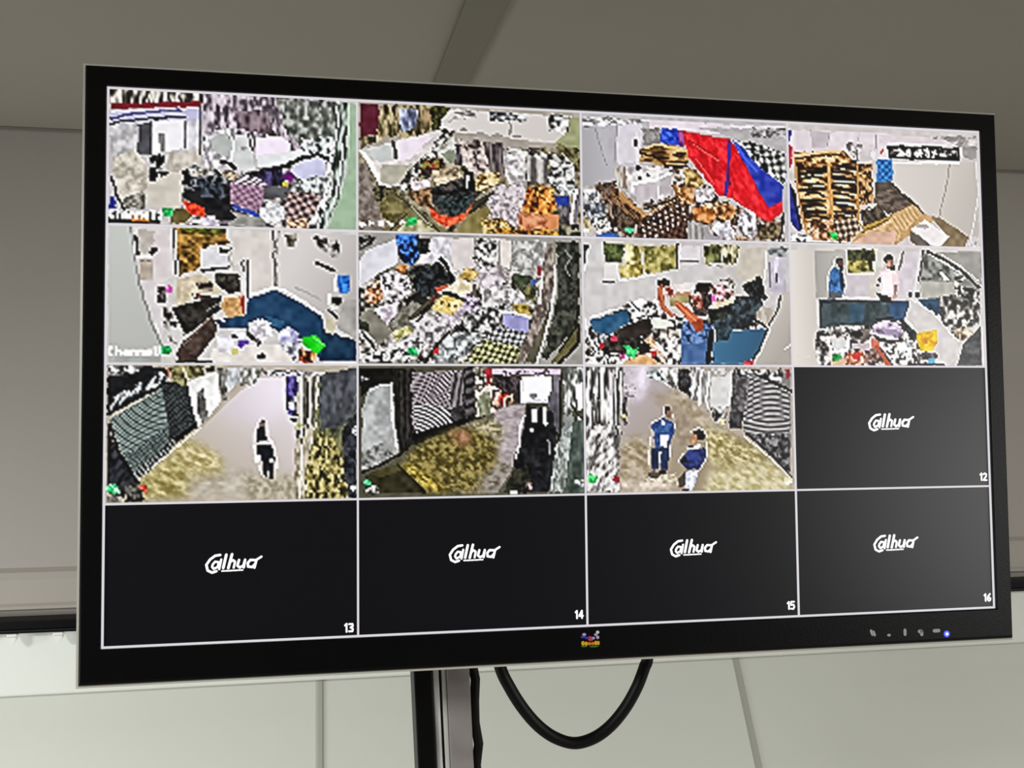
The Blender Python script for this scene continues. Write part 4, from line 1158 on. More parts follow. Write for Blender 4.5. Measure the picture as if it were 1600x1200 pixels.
OPS[7] = [
["P","cbc6c4",[0,0,1600,0,1600,900,0,900],4],
["N","c8c0ba 2c2826 f0ecea 6a605c 1a1816",[28,623,353,457,744,554,948,386,1387,400,1324,631,742,637,737,893,7,895],42,42,0],
["P","d0cccc",[27,55,167,42,164,185,554,228,549,464,354,426,40,562,14,482],4],
["L","f6f4f0",13,[54,55,25,177,8,259]],
["N","101008 2a2a22",[1,46,49,55,20,167,-2,229],27,27,0],
["N","4c5830 2e3a1c 6a7440",[161,42,318,43,305,172,164,175],38,38,0],
["N","e6e0a8 a89c54 f4f0cc 6a6430",[318,43,448,45,445,189,326,181],38,66,0],
["N","a8964a c8b868 7a6a2c e0d490",[283,192,446,169,455,261,335,283,275,285],44,44,0],
["N","8a8244 b0a45c 5c5a2c c4b878",[459,55,624,46,712,49,708,225,488,250,456,209],49,49,0],
["L","2a2a20",15,[717,39,708,215]],
["P","e0dcdc",[164,185,267,177,264,295,162,307],4],
["L","f6f4f2",11,[267,177,270,295]],
["L","54504e",15,[162,315,232,314]],
["L","f4f2ec",13,[275,305,444,271,641,237]],
["E","1a1a18",669,226,33,11],
["E","1a1a18",730,222,15,13],
["P","dcd6da",[739,48,901,44,886,190,742,193],4],
["L","7c7676",15,[737,157,876,154]],
["L","f6f4f4",9,[734,38,737,142]],
["N","4a5028 7a7c48 2c3018 a0a068",[923,39,1069,35,1054,166,931,179],38,66,0],
["N","e4dcc0 a89c70 2c2c1c",[1069,35,1193,37,1178,163,1076,176],33,66,0],
["N","e8e4da 8c8674",[909,169,1066,155,1065,197,908,195],29,18,0],
["P","c9c2b4",[1187,48,1409,43,1391,275,1242,298,1165,247,1190,153],4],
["L","f2f0ea",13,[1417,64,1391,275]],
["N","8a8e90 5c6264 b0b4b6",[1420,43,1581,39,1567,113,1430,95],44,44,0],
["P","c2bcc8",[1453,105,1567,113,1559,398,1491,378,1412,348],6],
["P","e4e0ec",[1481,104,1510,104,1496,199,1461,231],3],
["L","3a3a48",15,[1489,231,1482,294]],
["L","8a8894",15,[1434,148,1435,326]],
["G","c0bab2","aea8a0",[1439,588],[1585,692],[1514,378,1601,355,1585,891,1306,892,1332,777,1439,609,1488,483]],
["P","cfcbcb",[554,238,886,170,1053,197,1164,279,995,303,883,294,838,316,726,390,550,393],4],
["P","2b5a7e",[50,583,330,508,350,589,252,641,176,693,91,663,60,623],7],
["L","f6f4f0",13,[50,567,190,520,331,488]],
["N","f0ecec 2a2826 c8c4c4 ffffff",[331,457,419,425,549,434,591,536,503,557,361,579],38,38,0],
["L","1c1a18",13,[359,447,417,507]],
["L","3a3836",11,[309,478,352,487]],
["P","2c2522",[252,641,492,557,524,618,479,680,283,722,262,692],6],
["L","1a1614",11,[481,552,591,546]],
["P","e0e4d8",[502,588,601,566,677,596,676,648,577,659],6],
["N","1c1a18 e6e0da 6a6460 a89c90",[512,659,699,606,730,688,630,761,532,720],38,38,0],
["N","14120f 2c2622 4a3c34",[91,663,251,702,435,701,411,782,163,824,111,764],38,38,0],
["N","8a8a90 c8c8cc 4a4a50",[107,673,176,683,164,743,122,744],29,29,0],
["E","c83048",229,713,29,22],
["E","c01828",137,764,20,22],
["N","d8b084 b88450 ecd4b8",[434,721,500,690,564,751,499,741],29,29,0],
["L","e4b48c",15,[456,711,542,792,627,873]],
["P","1a1412",[402,732,499,741,498,802,400,793],8],
["P","d02838",[498,802,547,792,541,833,503,833],8],
["P","e2b07c",[258,895,454,808,583,894],8],
["N","e8bc8c d4a068",[280,890,454,818,561,894],44,44,0],
["N","f0ecea c8c2be 2a2622 ffffff",[553,761,697,688,733,801,725,904,627,894],44,44,0],
["P","4a6a9c",[731,637,810,595,942,635,969,882,731,888],10],
["N","5878b0 3c5a8c 7494c8 1e2c48",[744,585,843,574,976,614,973,717,851,739,740,729],38,38,0],
["P","45669a",[740,739,962,738,958,882,737,888],6],
["G","3e7094","2c5878",[985,696],[1320,798],[973,738,1098,654,1268,632,1404,630,1343,777,1238,881,969,887]],
["L","12202c",15,[726,893,1204,892]],
["N","20262a 38444c 14181a 485860 2a2e30",[945,511,1138,425,1331,380,1374,463,1280,590,1211,632,1054,634,976,593],42,42,0],
["N","14140f 34382c 1c201a",[945,490,1103,446,1101,550,966,573],38,38,0],
["N","141414 2c3234 0e0e0e",[1220,309,1368,275,1410,400,1387,421,1308,402,1230,361],33,33,0],
["E","101010",1346,265,15,22],
["P","1a1a1a",[1323,244,1368,275,1367,327,1321,318],4],
["P","16110f",[850,315,972,303,960,365,925,428,848,388],5],
["N","f4f0ec 16120f e0a0b8 a87c68",[961,324,1095,311,1161,383,1104,436,991,448],33,33,0],
["E","e848c0",986,412,20,22],
["N","e4dcd4 2a2624 b8aca4",[1040,270,1153,268,1140,342,1061,333],29,29,0],
["P","e8d8b8",[991,448,1149,404,1148,446,968,500],10],
["N","3c3434 1e1a1a 5c4c48",[792,389,948,376,944,531,877,553,813,471],33,33,0],
["N","8c4030 d8cccc 4a2420 b86a58",[803,389,882,367,912,490,834,491],33,33,0],
["N","3a2a26 1c1614",[563,290,651,288,650,329,573,341],33,33,0],
["N","d8c8c4 b04838 803024",[606,330,683,339,681,411,626,412],33,33,0],
["P","e8e0de",[684,318,839,295,837,357,715,380],4],
["P","a89a6c",[648,412,792,389,802,451,724,462,658,483],12],
["L","c88c60",20,[704,390,804,383]],
["P","b85a38",[568,331,596,320,614,463,657,525,700,545,656,555,592,495,560,423],10],
["L","d07a50",15,[584,351,603,474,678,545]],
["P","c86038",[681,442,725,441,899,573,908,645,863,661,810,595,702,483],10],
["L","e88a5c",13,[703,452,876,594]],
["P","a84a2c",[810,595,877,563,910,594,897,656,853,656],8],
["L","101416",38,[969,655,950,779,936,862]],
["L","101416",24,[936,862,981,851]],
["N","2c3c44 1c282e 3c5058",[988,593,1155,612,1096,716,996,717],38,38,0],
["P","b0a498",[1316,506,1374,463,1465,494,1452,546,1393,610,1315,558],8],
["L","c8c0b4",33,[1362,485,1383,568]],
["L","101010",15,[1514,388,1488,493,1416,609]],
["L","141414",18,[1303,569,1393,615]],
["L","161a1c",15,[1404,630,1331,787,1284,850]],
["L","ece8e0",10,[1427,630,1354,787,1295,860]],
["N","d02030 f06068 a01020",[1216,856,1284,855,1278,892,1221,892],27,27,0],
["L","e8e4de",9,[1537,776,1590,734]],
["L","f4f2ee",15,[8,563,37,684,89,784,13,875]],
["L","16140f",11,[48,663,110,784]],
["N","f4f2f0 1c1a18 d0ccc8",[8,825,281,814,269,885,13,895],33,33,0],
["N","30d868 60f090 18a850",[288,763,401,772,388,844,324,824],33,33,0],
["P","c01880",[270,814,308,819,302,854,275,849],8]]
OPS[8] = [
["P","d3cdc9",[0,0,1600,0,1600,900,0,900],4],
["N","c8c4c0 3a3a3a e8e6e2 7a7874",[1223,371,1565,386,1545,590,1315,643],44,44,0],
["N","e8e4e2 5a5450 1c1816 c8b8b4",[209,643,647,579,901,576,1021,675,1173,814,1170,895,202,897],49,49,0],
["G","e2dcd4","cfc9c1",[25,370],[196,367],[-4,56,206,51,198,662,169,898,-2,898]],
["P","b6b2ac",[200,56,456,45,444,403,206,406],5],
["G","a8a49e","c4c0ba",[202,170],[441,165],[200,56,358,52,309,207,293,395,206,406]],
["L","dcd8d4",10,[204,407,211,603]],
["N","6a6430 a89c4c 3c3a1c c4b868",[462,45,687,40,671,200,462,214],55,44,0],
["N","3a3c24 5a5c34 22241a",[462,45,687,40,685,110,459,115],44,38,0],
["L","eae6da",11,[456,55,453,214,670,215]],
["E","1c1a16",650,146,16,44],
["L","f4ecd0",16,[707,29,675,220]],
["L","e0d4a8",10,[759,38,744,159]],
["P","d8d4ce",[704,39,776,38,761,158,692,220],5],
["P","cdc6ca",[456,224,659,220,653,390,434,393],4],
["P","d9d0c6",[647,240,702,249,686,399,631,400],4],
["L","f2eeee",13,[423,398,642,395]],
["P","d6ced4",[920,44,1089,40,1032,354,987,375,875,387,871,176],4],
["L","7c7674",16,[926,44,888,176]],
["L","f2eeec",9,[909,45,871,166]],
["L","e6e2de",18,[1077,51,998,375]],
["L","3c3a38",16,[1095,40,1047,253]],
["E","2c2a28",1032,364,20,22],
["E","2c2a28",976,360,18,18],
["P","8c8a84",[1095,40,1558,285,1552,427,1054,384,1059,243],6],
["N","6a6a64 8a8a84 4c4c48 a4a49e",[1100,50,1367,186,1342,248,1070,253],67,67,0],
["P","a4a09a",[1191,43,1591,29,1581,284,1357,156],5],
["L","1a1a18",22,[1123,40,1268,97,1391,166,1557,295]],
["L","e0dcd8",9,[1246,62,1392,135,1559,254]],
["P","f2f0ec",[1219,189,1253,189,1307,248,1262,254],2],
["P","b4b2a8",[1064,263,1398,257,1394,379,1054,384],6],
["L","e2e2da",10,[1064,253,1065,374]],
["N","e8e4dc 1c1c1a 8a8880",[1344,187,1446,205,1422,246,1394,369,1349,349],38,38,0],
["P","284a66",[1031,394,1245,391,1230,492,1184,513,1096,454],6],
["P","1c3a58",[1108,423,1220,452,1184,513],6],
["N","7a766e 2c2a28 e8e6e2 55524c b0aca4 3a3836",[1212,371,1349,359,1565,386,1537,509,1430,601,1249,593,1219,492],42,42,0],
["N","101010 e4e2de 4a4844",[1397,287,1568,315,1552,417,1405,379],40,40,0],
["N","c8b49c e8d8c4 9a8670 4a4038",[1293,633,1431,591,1498,631,1450,692,1347,703],38,38,0],
["P","4c4c4e",[1402,733,1557,590,1556,894,1350,899],7],
["N","3a3a3c 5c5c5e",[1414,733,1554,651,1546,853,1398,854],55,55,0],
["P","38454c",[232,421,963,410,937,516,902,556,646,599,340,602,226,623],7],
["N","3a4648 2c383c 46565c",[248,435,785,418,758,558,351,612,243,603],89,89,0],
["P","345468",[465,432,596,440,581,570,471,581],6],
["P","2a4c70",[796,418,952,405,913,556,802,547],7],
["L","1a2630",16,[232,421,608,415]],
["L","14181c",13,[238,426,230,613]],
["P","3a6ca4",[321,197,354,167,418,205,425,344,401,394,309,385],10],
["N","3c70aa 2c4c7c 4a84c0",[320,207,418,215,418,364,316,355],33,33,0],
["P","1c2c4c",[397,186,429,215,430,344,403,334],6],
["E","2a2220",397,126,31,27],
["E","5c443c",409,146,22,33],
["E","1c1816",414,180,16,18],
["P","5a5c60",[310,356,402,354,412,403,303,405],6],
["L","f4f2ee",10,[356,107,349,167,309,207,303,346]],
["L","f4f2ee",9,[442,155,429,215,448,304,412,403]],
["E","16120f",801,102,38,29],
["E","8c6450",814,142,33,40],
["P","16120f",[805,167,850,146,848,187,815,197],3],
["E","d8a890",803,142,13,18],
["P","ecd8da",[726,189,804,172,870,196,890,276,853,377,797,398,731,369,712,279],5],
["P","f6eef0",[737,199,826,197,831,357,743,359],3],
["P","b09088",[845,287,878,286,853,367,830,397],8],
["P","16140f",[688,349,742,369,819,387,829,427,729,419],5],
["P","c0a090",[808,388,876,357,864,387,818,422],6],
["E","16140f",724,259,11,16],
["E","16140f",706,299,11,11],
["P","d8d2d0",[942,526,997,395,1030,414,1369,723,1353,824,1282,894,1182,855,1188,694,1023,605],4],
["L","f6f4f2",13,[986,395,1151,493,1369,713]],
["L","e8e4e2",9,[938,496,936,546,1022,645]],
["L","14181c",33,[891,556,977,636,1021,675]],
["N","161616 343c44",[891,546,1021,655,997,715,932,646],38,38,0],
["N","16140f e8e4e2 4a4644 8c8884",[198,652,296,622,449,611,491,650,294,681,269,819,194,800],40,40,0],
["P","dcdcdc",[305,701,424,690,433,759,324,769],4],
["L","f8f8f8",24,[284,681,313,789,443,779,469,660]],
["P","6a605c",[469,640,623,619,621,698,478,709],8],
["E","14120f",523,659,55,22],
["L","f6f4f4",13,[459,620,558,615]],
["N","d8c8dc c0acc8 ecdcee 7a6a80",[646,599,736,558,846,567,910,636,864,686,731,678,655,648],49,49,0],
["P","a898b4",[723,618,855,627,865,666,754,657],6],
["L","fbf4f8",16,[644,648,743,677,886,706]],
["L","16120f",16,[692,549,825,542]],
["L","100c0c",24,[687,688,796,717,886,706]],
["P","c8b8c0",[477,729,631,728,629,777,487,768],5],
["N","e0b090 c86848 f0d4c0 a04830",[443,798,574,778,593,857,526,897,407,877],38,38,0],
["E","d03028",518,818,38,29],
["N","5a4844 8a6c60 3a2c2a b48c7c",[596,778,706,767,714,856,636,896,582,877],38,38,0],
["P","d87a60",[632,688,698,698,707,757,640,768],8],
["L","c05838",33,[685,757,779,886]],
["L","f6f4f2",18,[718,747,835,886]],
["N","f4f2f0 2a2826 d4d0ce ffffff",[729,747,930,716,1006,775,980,875,846,876],40,40,0],
["N","eaeaea 8a8a8a",[909,686,975,696,1006,755,929,746],33,33,0],
["P","f0c818",[1021,655,1089,635,1180,624,1188,714,1140,785,1050,785,1019,715],12],
["N","f8d828 e0a810 f0c020",[1032,665,1179,644,1164,754,1062,765],44,44,0],
["P","c87820",[1071,685,1099,675,1108,725,1080,725],8],
["L","e8a010",16,[1110,695,1176,724]],
["N","5a5450 8a8078 3a3430",[1016,795,1184,804,1171,845,1036,855],33,33,0],
["P","4a9cc8",[1098,845,1172,835,1164,885,1108,885],10],
["L","14120f",24,[946,885,1103,880,1237,889]],
["N","f2f0ec 16140f d0ccc8",[193,829,312,819,277,897,202,897],38,38,0],
["P","dcb898",[300,858,420,838,439,897,309,897],8],
["N","18a850 38c870 0c8038",[323,809,388,803,387,848,327,853],27,27,0],
["L","dcd8d0",11,[32,825,139,821]]]
OPS[9] = [
["P","b4aa98",[0,0,1600,0,1600,900,0,900],4],
["G","b8ae9e","e4dae2",[674,729],[1046,181],[600,422,769,247,950,92,1241,81,1228,893,219,882,198,764]],
["G","d8ced6","f2eaf4",[832,324],[1079,148],[769,258,971,92,1133,81,1132,293,992,425,737,324],50],
["N","b0a266 8e8048 ccc290 a09460",[208,753,507,486,674,587,758,730,528,867,229,877],53,28,0.5,30],
["N","ccbf8e b8a874 e0d6b0 a4955e",[403,572,569,520,737,620,695,707,528,683],47,23,0.4,30],
["N","c4bcae b2a898",[507,748,885,688,949,876,528,878],85,36,0,40],
["N","b0a690 c2b9a6 9c927a",[864,710,992,734,1207,727,1206,893,885,891],36,36,0,30],
["P","15171b",[21,6,287,16,391,38,401,104,33,341,22,287],5],
["N","9aa0a4 2a2e32 dcdede 16181a",[63,212,339,49,401,82,360,158,43,309],23,64,0.5],
["L","08090a",23,[28,325,206,223,391,125]],
["P","0e1012",[72,104,287,60,287,82,93,158],3],
["N","d8d8d6 2a2a28 8a8a88",[26,17,246,16,225,49,72,82,31,71],36,25,0],
["P","5d6c68",[38,363,360,158,402,398,157,688],4],
["R","3c4846 9aa8a4 62706c",[38,363,360,164,402,398,157,688],[401,82],42],
["S","4a5654 86928e 3a4442",[126,601,402,398,434,486,188,710],36,-0.63],
["P","2a2c2e",[350,136,505,82,579,411,403,529,392,376],6],
["S","1c1e20 4a4e50 2c3032",[355,147,506,104,569,400,413,485],32,0.9],
["L","0e0f10",32,[569,400,413,518,198,742]],
["P","16171b",[23,374,65,525,188,742,127,859,31,825],6],
["N","23252b 101116 34363e",[28,417,54,503,188,742,148,827,36,803],32,64,0.5],
["L","0a0b0c",19,[38,395,106,590,198,742]],
["S","1a1c1e 8a8e8c",[178,709,423,496,465,508,208,753],28,-0.62],
["L","e8e4c8",8,[208,748,393,583,590,422]],
["N","3c3a36 1c1a18 6a6862",[137,763,219,753,260,873,138,881],28,28,0],
["N","5e5a3c 8a8454 3a3820 a8a070",[401,16,610,15,610,81,506,93,506,158,412,104],36,47,0],
["P","a06040",[391,27,406,27,401,104,386,82],6],
["L","e0d4b0",13,[484,27,511,104]],
["P","efeeec",[506,125,568,93,694,48,716,103,716,247,653,334,579,400,537,235],3],
["N","f4f4f2 e2e0de fcfcfc",[516,125,694,59,716,236,653,323],64,64,0],
["N","6a6864 8c8a86 4c4a46",[568,180,605,164,642,345,600,389,579,290],32,53,0],
["L","f8f8f6",19,[527,180,579,400]],
["L","fafaf8",13,[621,169,653,323]],
["N","8a8884 6c6a66 a8a6a2 54524e",[694,26,769,26,758,247,726,247],32,64,0],
["N","c8ccd0 a4a8ac dadee2",[769,26,875,26,854,126,779,159,747,192],36,53,0],
["N","6a6862 8c8a84 a8a8a0 eeeeec",[854,26,982,26,950,103,886,137,832,148],32,53,0],
["N","f4f4f2 7a7872",[918,81,971,59,950,126,875,159],28,28,0],
["P","2a2824",[621,26,673,15,673,48,631,54],6],
["N","e8e4ea 6a666c c8c4ca",[982,37,1241,42,1416,58,1416,81,982,81],28,19,0],
["N","f0ecf2 2c2c30 b8b4ba",[993,46,1241,52,1241,74,993,74],28,19,0],
["N","4a3c86 2c245c 6a5ab0 181438",[1127,81,1209,87,1224,327,1197,377,1143,360,1122,181],32,47,0],
["N","f0f0f4 1c1c24 d8d8e0",[1132,226,1208,226,1197,293,1154,304],32,32,0],
["L","d4d8e8",17,[1138,343,1197,349]],
["E","0c0c14",1186,369,32,13],
["E","14142a",1197,327,23,21],
["P","c8c0b0",[1209,81,1350,81,1327,439,1272,583,1239,899,1196,898],6],
["S","e8e0d0 5c584c",[1225,81,1350,81,1338,406,1240,405],57,0],
["N","bcb09c 8a8068 d6ccb8",[1197,405,1316,406,1283,584,1250,894,1196,898],32,64,0],
["L","f6f2ea",12,[1236,92,1234,627,1217,882]],
["L","2a2824",13,[1276,115,1267,427]],
["L","f0ece4",11,[1339,115,1316,439,1283,628,1250,883]],
["L","3c3a34",11,[1246,427,1235,516]],
["E","1c1c1c",1208,460,15,28],
["E","a8b048",1224,405,15,15],
["N","4c4e3c 6c6c48 33342a 7e7a50",[1350,70,1600,24,1595,890,1250,883,1283,584,1327,406],36,53,0],
["N","4a4c52 5c5e66 3c3e44",[1350,70,1600,24,1598,295,1503,407,1349,428],42,85,0],
["N","8a7e44 2c2a1c b4a868 5a5230 d0c488",[1272,628,1349,450,1447,496,1534,743,1522,888,1250,883],23,36,0],
["N","2a2c34 3c3e46 1a1c22",[1502,441,1598,295,1595,890,1533,889,1512,676],42,42,0],
["E","e8e8ea",1567,820,17,19],
["N","f4f4f4 8a8a8a",[1569,408,1598,408,1597,486,1569,464],21,21,0],
["E","8a6a60",982,392,19,23],
["E","2c2420",982,381,17,13],
["P","2c2c34",[955,414,992,414,1003,503,944,513],6],
["P","f8f8fa",[960,519,1035,514,1040,536,965,535],2],
["L","fbfafc",12,[976,359,933,458,939,623]],
["L","fbfafc",12,[1005,375,1014,470,1056,547,1078,680]],
["P","10141e",[944,535,1040,531,1062,614,1056,669,1045,757,1024,757,1013,668,1008,745,987,734,981,646,944,579],6],
["P","14161e",[944,436,1003,436,1014,503,949,513],5],
["E","f4f4f6",949,618,23,28],
["E","f0f0f0",1040,630,15,19],
["L","f4f2ee",13,[965,668,992,745]],
["N","20c060 48e890 f0fff4",[26,782,102,778,102,826,31,830],25,25,0],
["N","f04838 a01810 ff8070",[217,769,265,776,265,830,224,818],25,25,0],
["N","8a8680 5a5650",[26,841,77,847,117,880,26,878],32,32,0]]
OPS[10] = [
["P","4c4a3a",[0,0,1600,0,1600,900,0,900],4],
["P","0e0d0c",[15,28,253,27,242,120,96,151,24,222],4],
["N","e0e0de 0e0d0c",[19,79,97,89,76,110,24,110],28,28,0],
["P","aaabaa",[34,294,55,232,86,161,237,125,256,397,280,592,114,672,26,711],4],
["N","b4b6b6 9c9e9e a8aaaa c2c4c4",[39,294,96,161,232,135,251,397,270,572,37,569],75,75,0],
["N","8e8e8c b4b4b2 a0a09e 5e5e5c",[27,589,271,490,280,597,31,711],36,36,0],
["L","eceeee",15,[234,125,245,397,270,572]],
["L","f0f0ee",10,[91,176,148,140,237,125]],
["P","1a1816",[243,22,400,37,396,470,417,512,301,603,261,397],5],
["S","14120f 2e2b28",[264,38,379,37,396,450,301,562],43,0],
["P","8d8388",[379,58,548,47,718,42,757,411,640,431,407,501,376,367],4],
["R","2c282a c8bcc2 7a7076",[374,58,718,42,736,370,407,491,371,367],[360,378],29],
["N","2c2a2c 4a464a 1a181a",[630,297,759,266,800,370,693,401,640,369],43,43,0],
["R","1e1c1e e2d8dc",[388,264,630,297,650,411,407,491],[353,614],28],
["S","3a3638 8a8286",[632,89,740,37,737,276,652,297],47,0.2],
["N","181616 4a4648 0e0c0c",[740,21,810,21,811,370,757,391,726,297],28,36,0],
["S","161414 5a5658",[740,37,804,26,801,360,747,349],64,1.2],
["P","0c0b0a",[365,470,544,420,811,349,908,340,693,421,396,542],4],
["L","0c0b0a",17,[396,512,629,442]],
["N","d8ccc0 8a8878 4a4a3a e8e0d4",[810,26,934,26,930,340,822,360],36,64,0],
["P","a01c28",[880,26,934,26,927,141,900,141],12],
["N","f0ece6 2a2420 c8b8ac",[814,78,890,78,888,214,818,245],32,32,0],
["P","8a8c70",[834,224,921,183,919,340,833,360],8],
["N","6a6c54 a0a288",[845,224,915,204,914,340,844,350],36,36,0],
["P","e0d0d4",[933,57,950,26,1140,36,1140,67,949,73],3],
["P","d8bcdc",[934,26,1250,27,1427,35,1426,67,933,57],4],
["N","ecdcec a88cac 2a2024",[999,41,1349,46,1349,67,998,68],24,17,0],
["P","2c2428",[950,68,1140,78,1137,257,1039,267,964,183],5],
["N","3a3034 5a4a50 1c1618",[955,78,1129,88,1117,183,997,183],36,36,0],
["P","e07050",[953,193,997,183,1002,225,963,298,941,308],10],
["P","b02818",[991,225,1029,194,1051,194,1017,288,1001,288],6],
["N","f4e8e0 d8a890 1c1412",[932,141,997,183,962,340,930,340],32,32,0],
["N","e8c8a0 2a1c10 8a6a48",[1018,215,1084,204,1083,267,1017,288],28,28,0],
["L","f4eee8",11,[1018,225,1017,298]],
["P","fbfafc",[1140,78,1360,72,1357,258,1137,267],1],
["L","d8d4dc",9,[1151,88,1148,257]],
["E","8a8890",1231,215,26,21],
["L","c0bcc8",15,[1181,257,1324,247]],
["N","5c5660 7a747e 48444c",[1365,67,1432,67,1423,269,1409,459,1343,458,1335,268],36,107,0],
["P","a89ca0",[952,319,1028,288,1170,268,1157,415,1134,477,1110,624,1054,748,966,871,688,866,905,600,950,423],5],
["N","b0a4a8 988c90 beb2b4",[952,319,1159,273,1145,456,1100,623,991,622,961,455],64,28,0,24],
["N","a8a088 c8bc94 8a805c 6e6444",[736,411,930,361,1015,424,992,539,756,474],36,24,0,24],
["N","6a5e2c 887a40 4a421e a09050 5a4e26",[301,633,438,533,650,431,800,433,971,538,968,747,859,869,477,862],36,26,0.5,24],
["N","9a6a48 7a5436 b08060",[629,452,778,443,798,536,692,546],36,36,0,24],
["N","b8a03c 8a7628 d8c468 5a4c18",[248,674,353,665,499,749,625,864,477,862,352,747],32,21,0.6,20],
["P","2e2a18",[52,742,269,664,394,778,477,867,51,858],7],
["P","464022",[52,732,259,674,300,715,165,754],6],
["L","14120a",15,[41,721,176,662,301,603]],
["N","8a8276 6e6654 a49c92",[860,745,1056,623,1066,727,966,871,795,868],47,26,0,30],
["N","121216 1c1e24 0c0c10",[1169,352,1202,289,1356,332,1398,459,1384,627,1325,878,1096,874,1076,727,1122,540,1145,456],54,54,0],
["P","0c0c10",[1180,299,1344,374,1330,542,1144,540,1157,415],5],
["P","f8f8fa",[1208,310,1257,299,1256,394,1212,389],2],
["L","f4f4f6",28,[1307,300,1311,405]],
["L","0e0e12",24,[1192,289,1189,446]],
["L","0c0c10",19,[1279,300,1283,416]],
["E","d8d8dc",1211,447,15,15],
["L","f2f0f2",17,[1163,352,1124,456,1134,519,1099,644]],
["L","8a868c",15,[1331,521,1341,606]],
["N","2a2c20 1a1a14 3c3a2c",[1066,727,1175,687,1216,855,1009,877],43,43,0],
["N","4a3c3c c8a8a8 1a1616",[1140,812,1217,813,1205,855,1140,854],28,28,0],
["E","f4e8d0",1083,873,24,15],
["L","0a0a0c",15,[1426,67,1420,459,1384,627]],
["L","0c0c0e",17,[1384,627,1349,753,1325,878]],
["P","8e938f",[1449,24,1527,24,1509,460,1435,880,1336,878,1384,648,1443,417],7],
["N","8a908c 6a706c a8aeaa c0c6c2",[1386,543,1510,417,1446,881,1336,878],26,43,0],
["N","9a9c98 6a6c68 e4e4e2 484a46",[1449,19,1606,19,1603,163,1523,301,1455,375],39,86,0],
["P","fbfbfb",[1531,131,1581,120,1584,301,1545,322],2],
["L","2a2c2a",13,[1501,269,1544,354,1599,376]],
["E","c8cac8",1560,396,13,43],
["P","4c5850",[1510,396,1599,376,1591,883,1446,881],6],
["N","4a564e 5c6860 3a443e",[1510,407,1599,397,1591,883,1457,881],43,97,0],
["N","f4f4f4 4a504c",[1514,787,1586,799,1580,841,1525,840],24,24,0],
["N","38c878 18a858 70e8a8",[29,782,72,773,97,803,51,823],26,26,0],
["N","f8f8f8 2a2820",[61,813,144,814,144,860,61,859],26,26,0]]
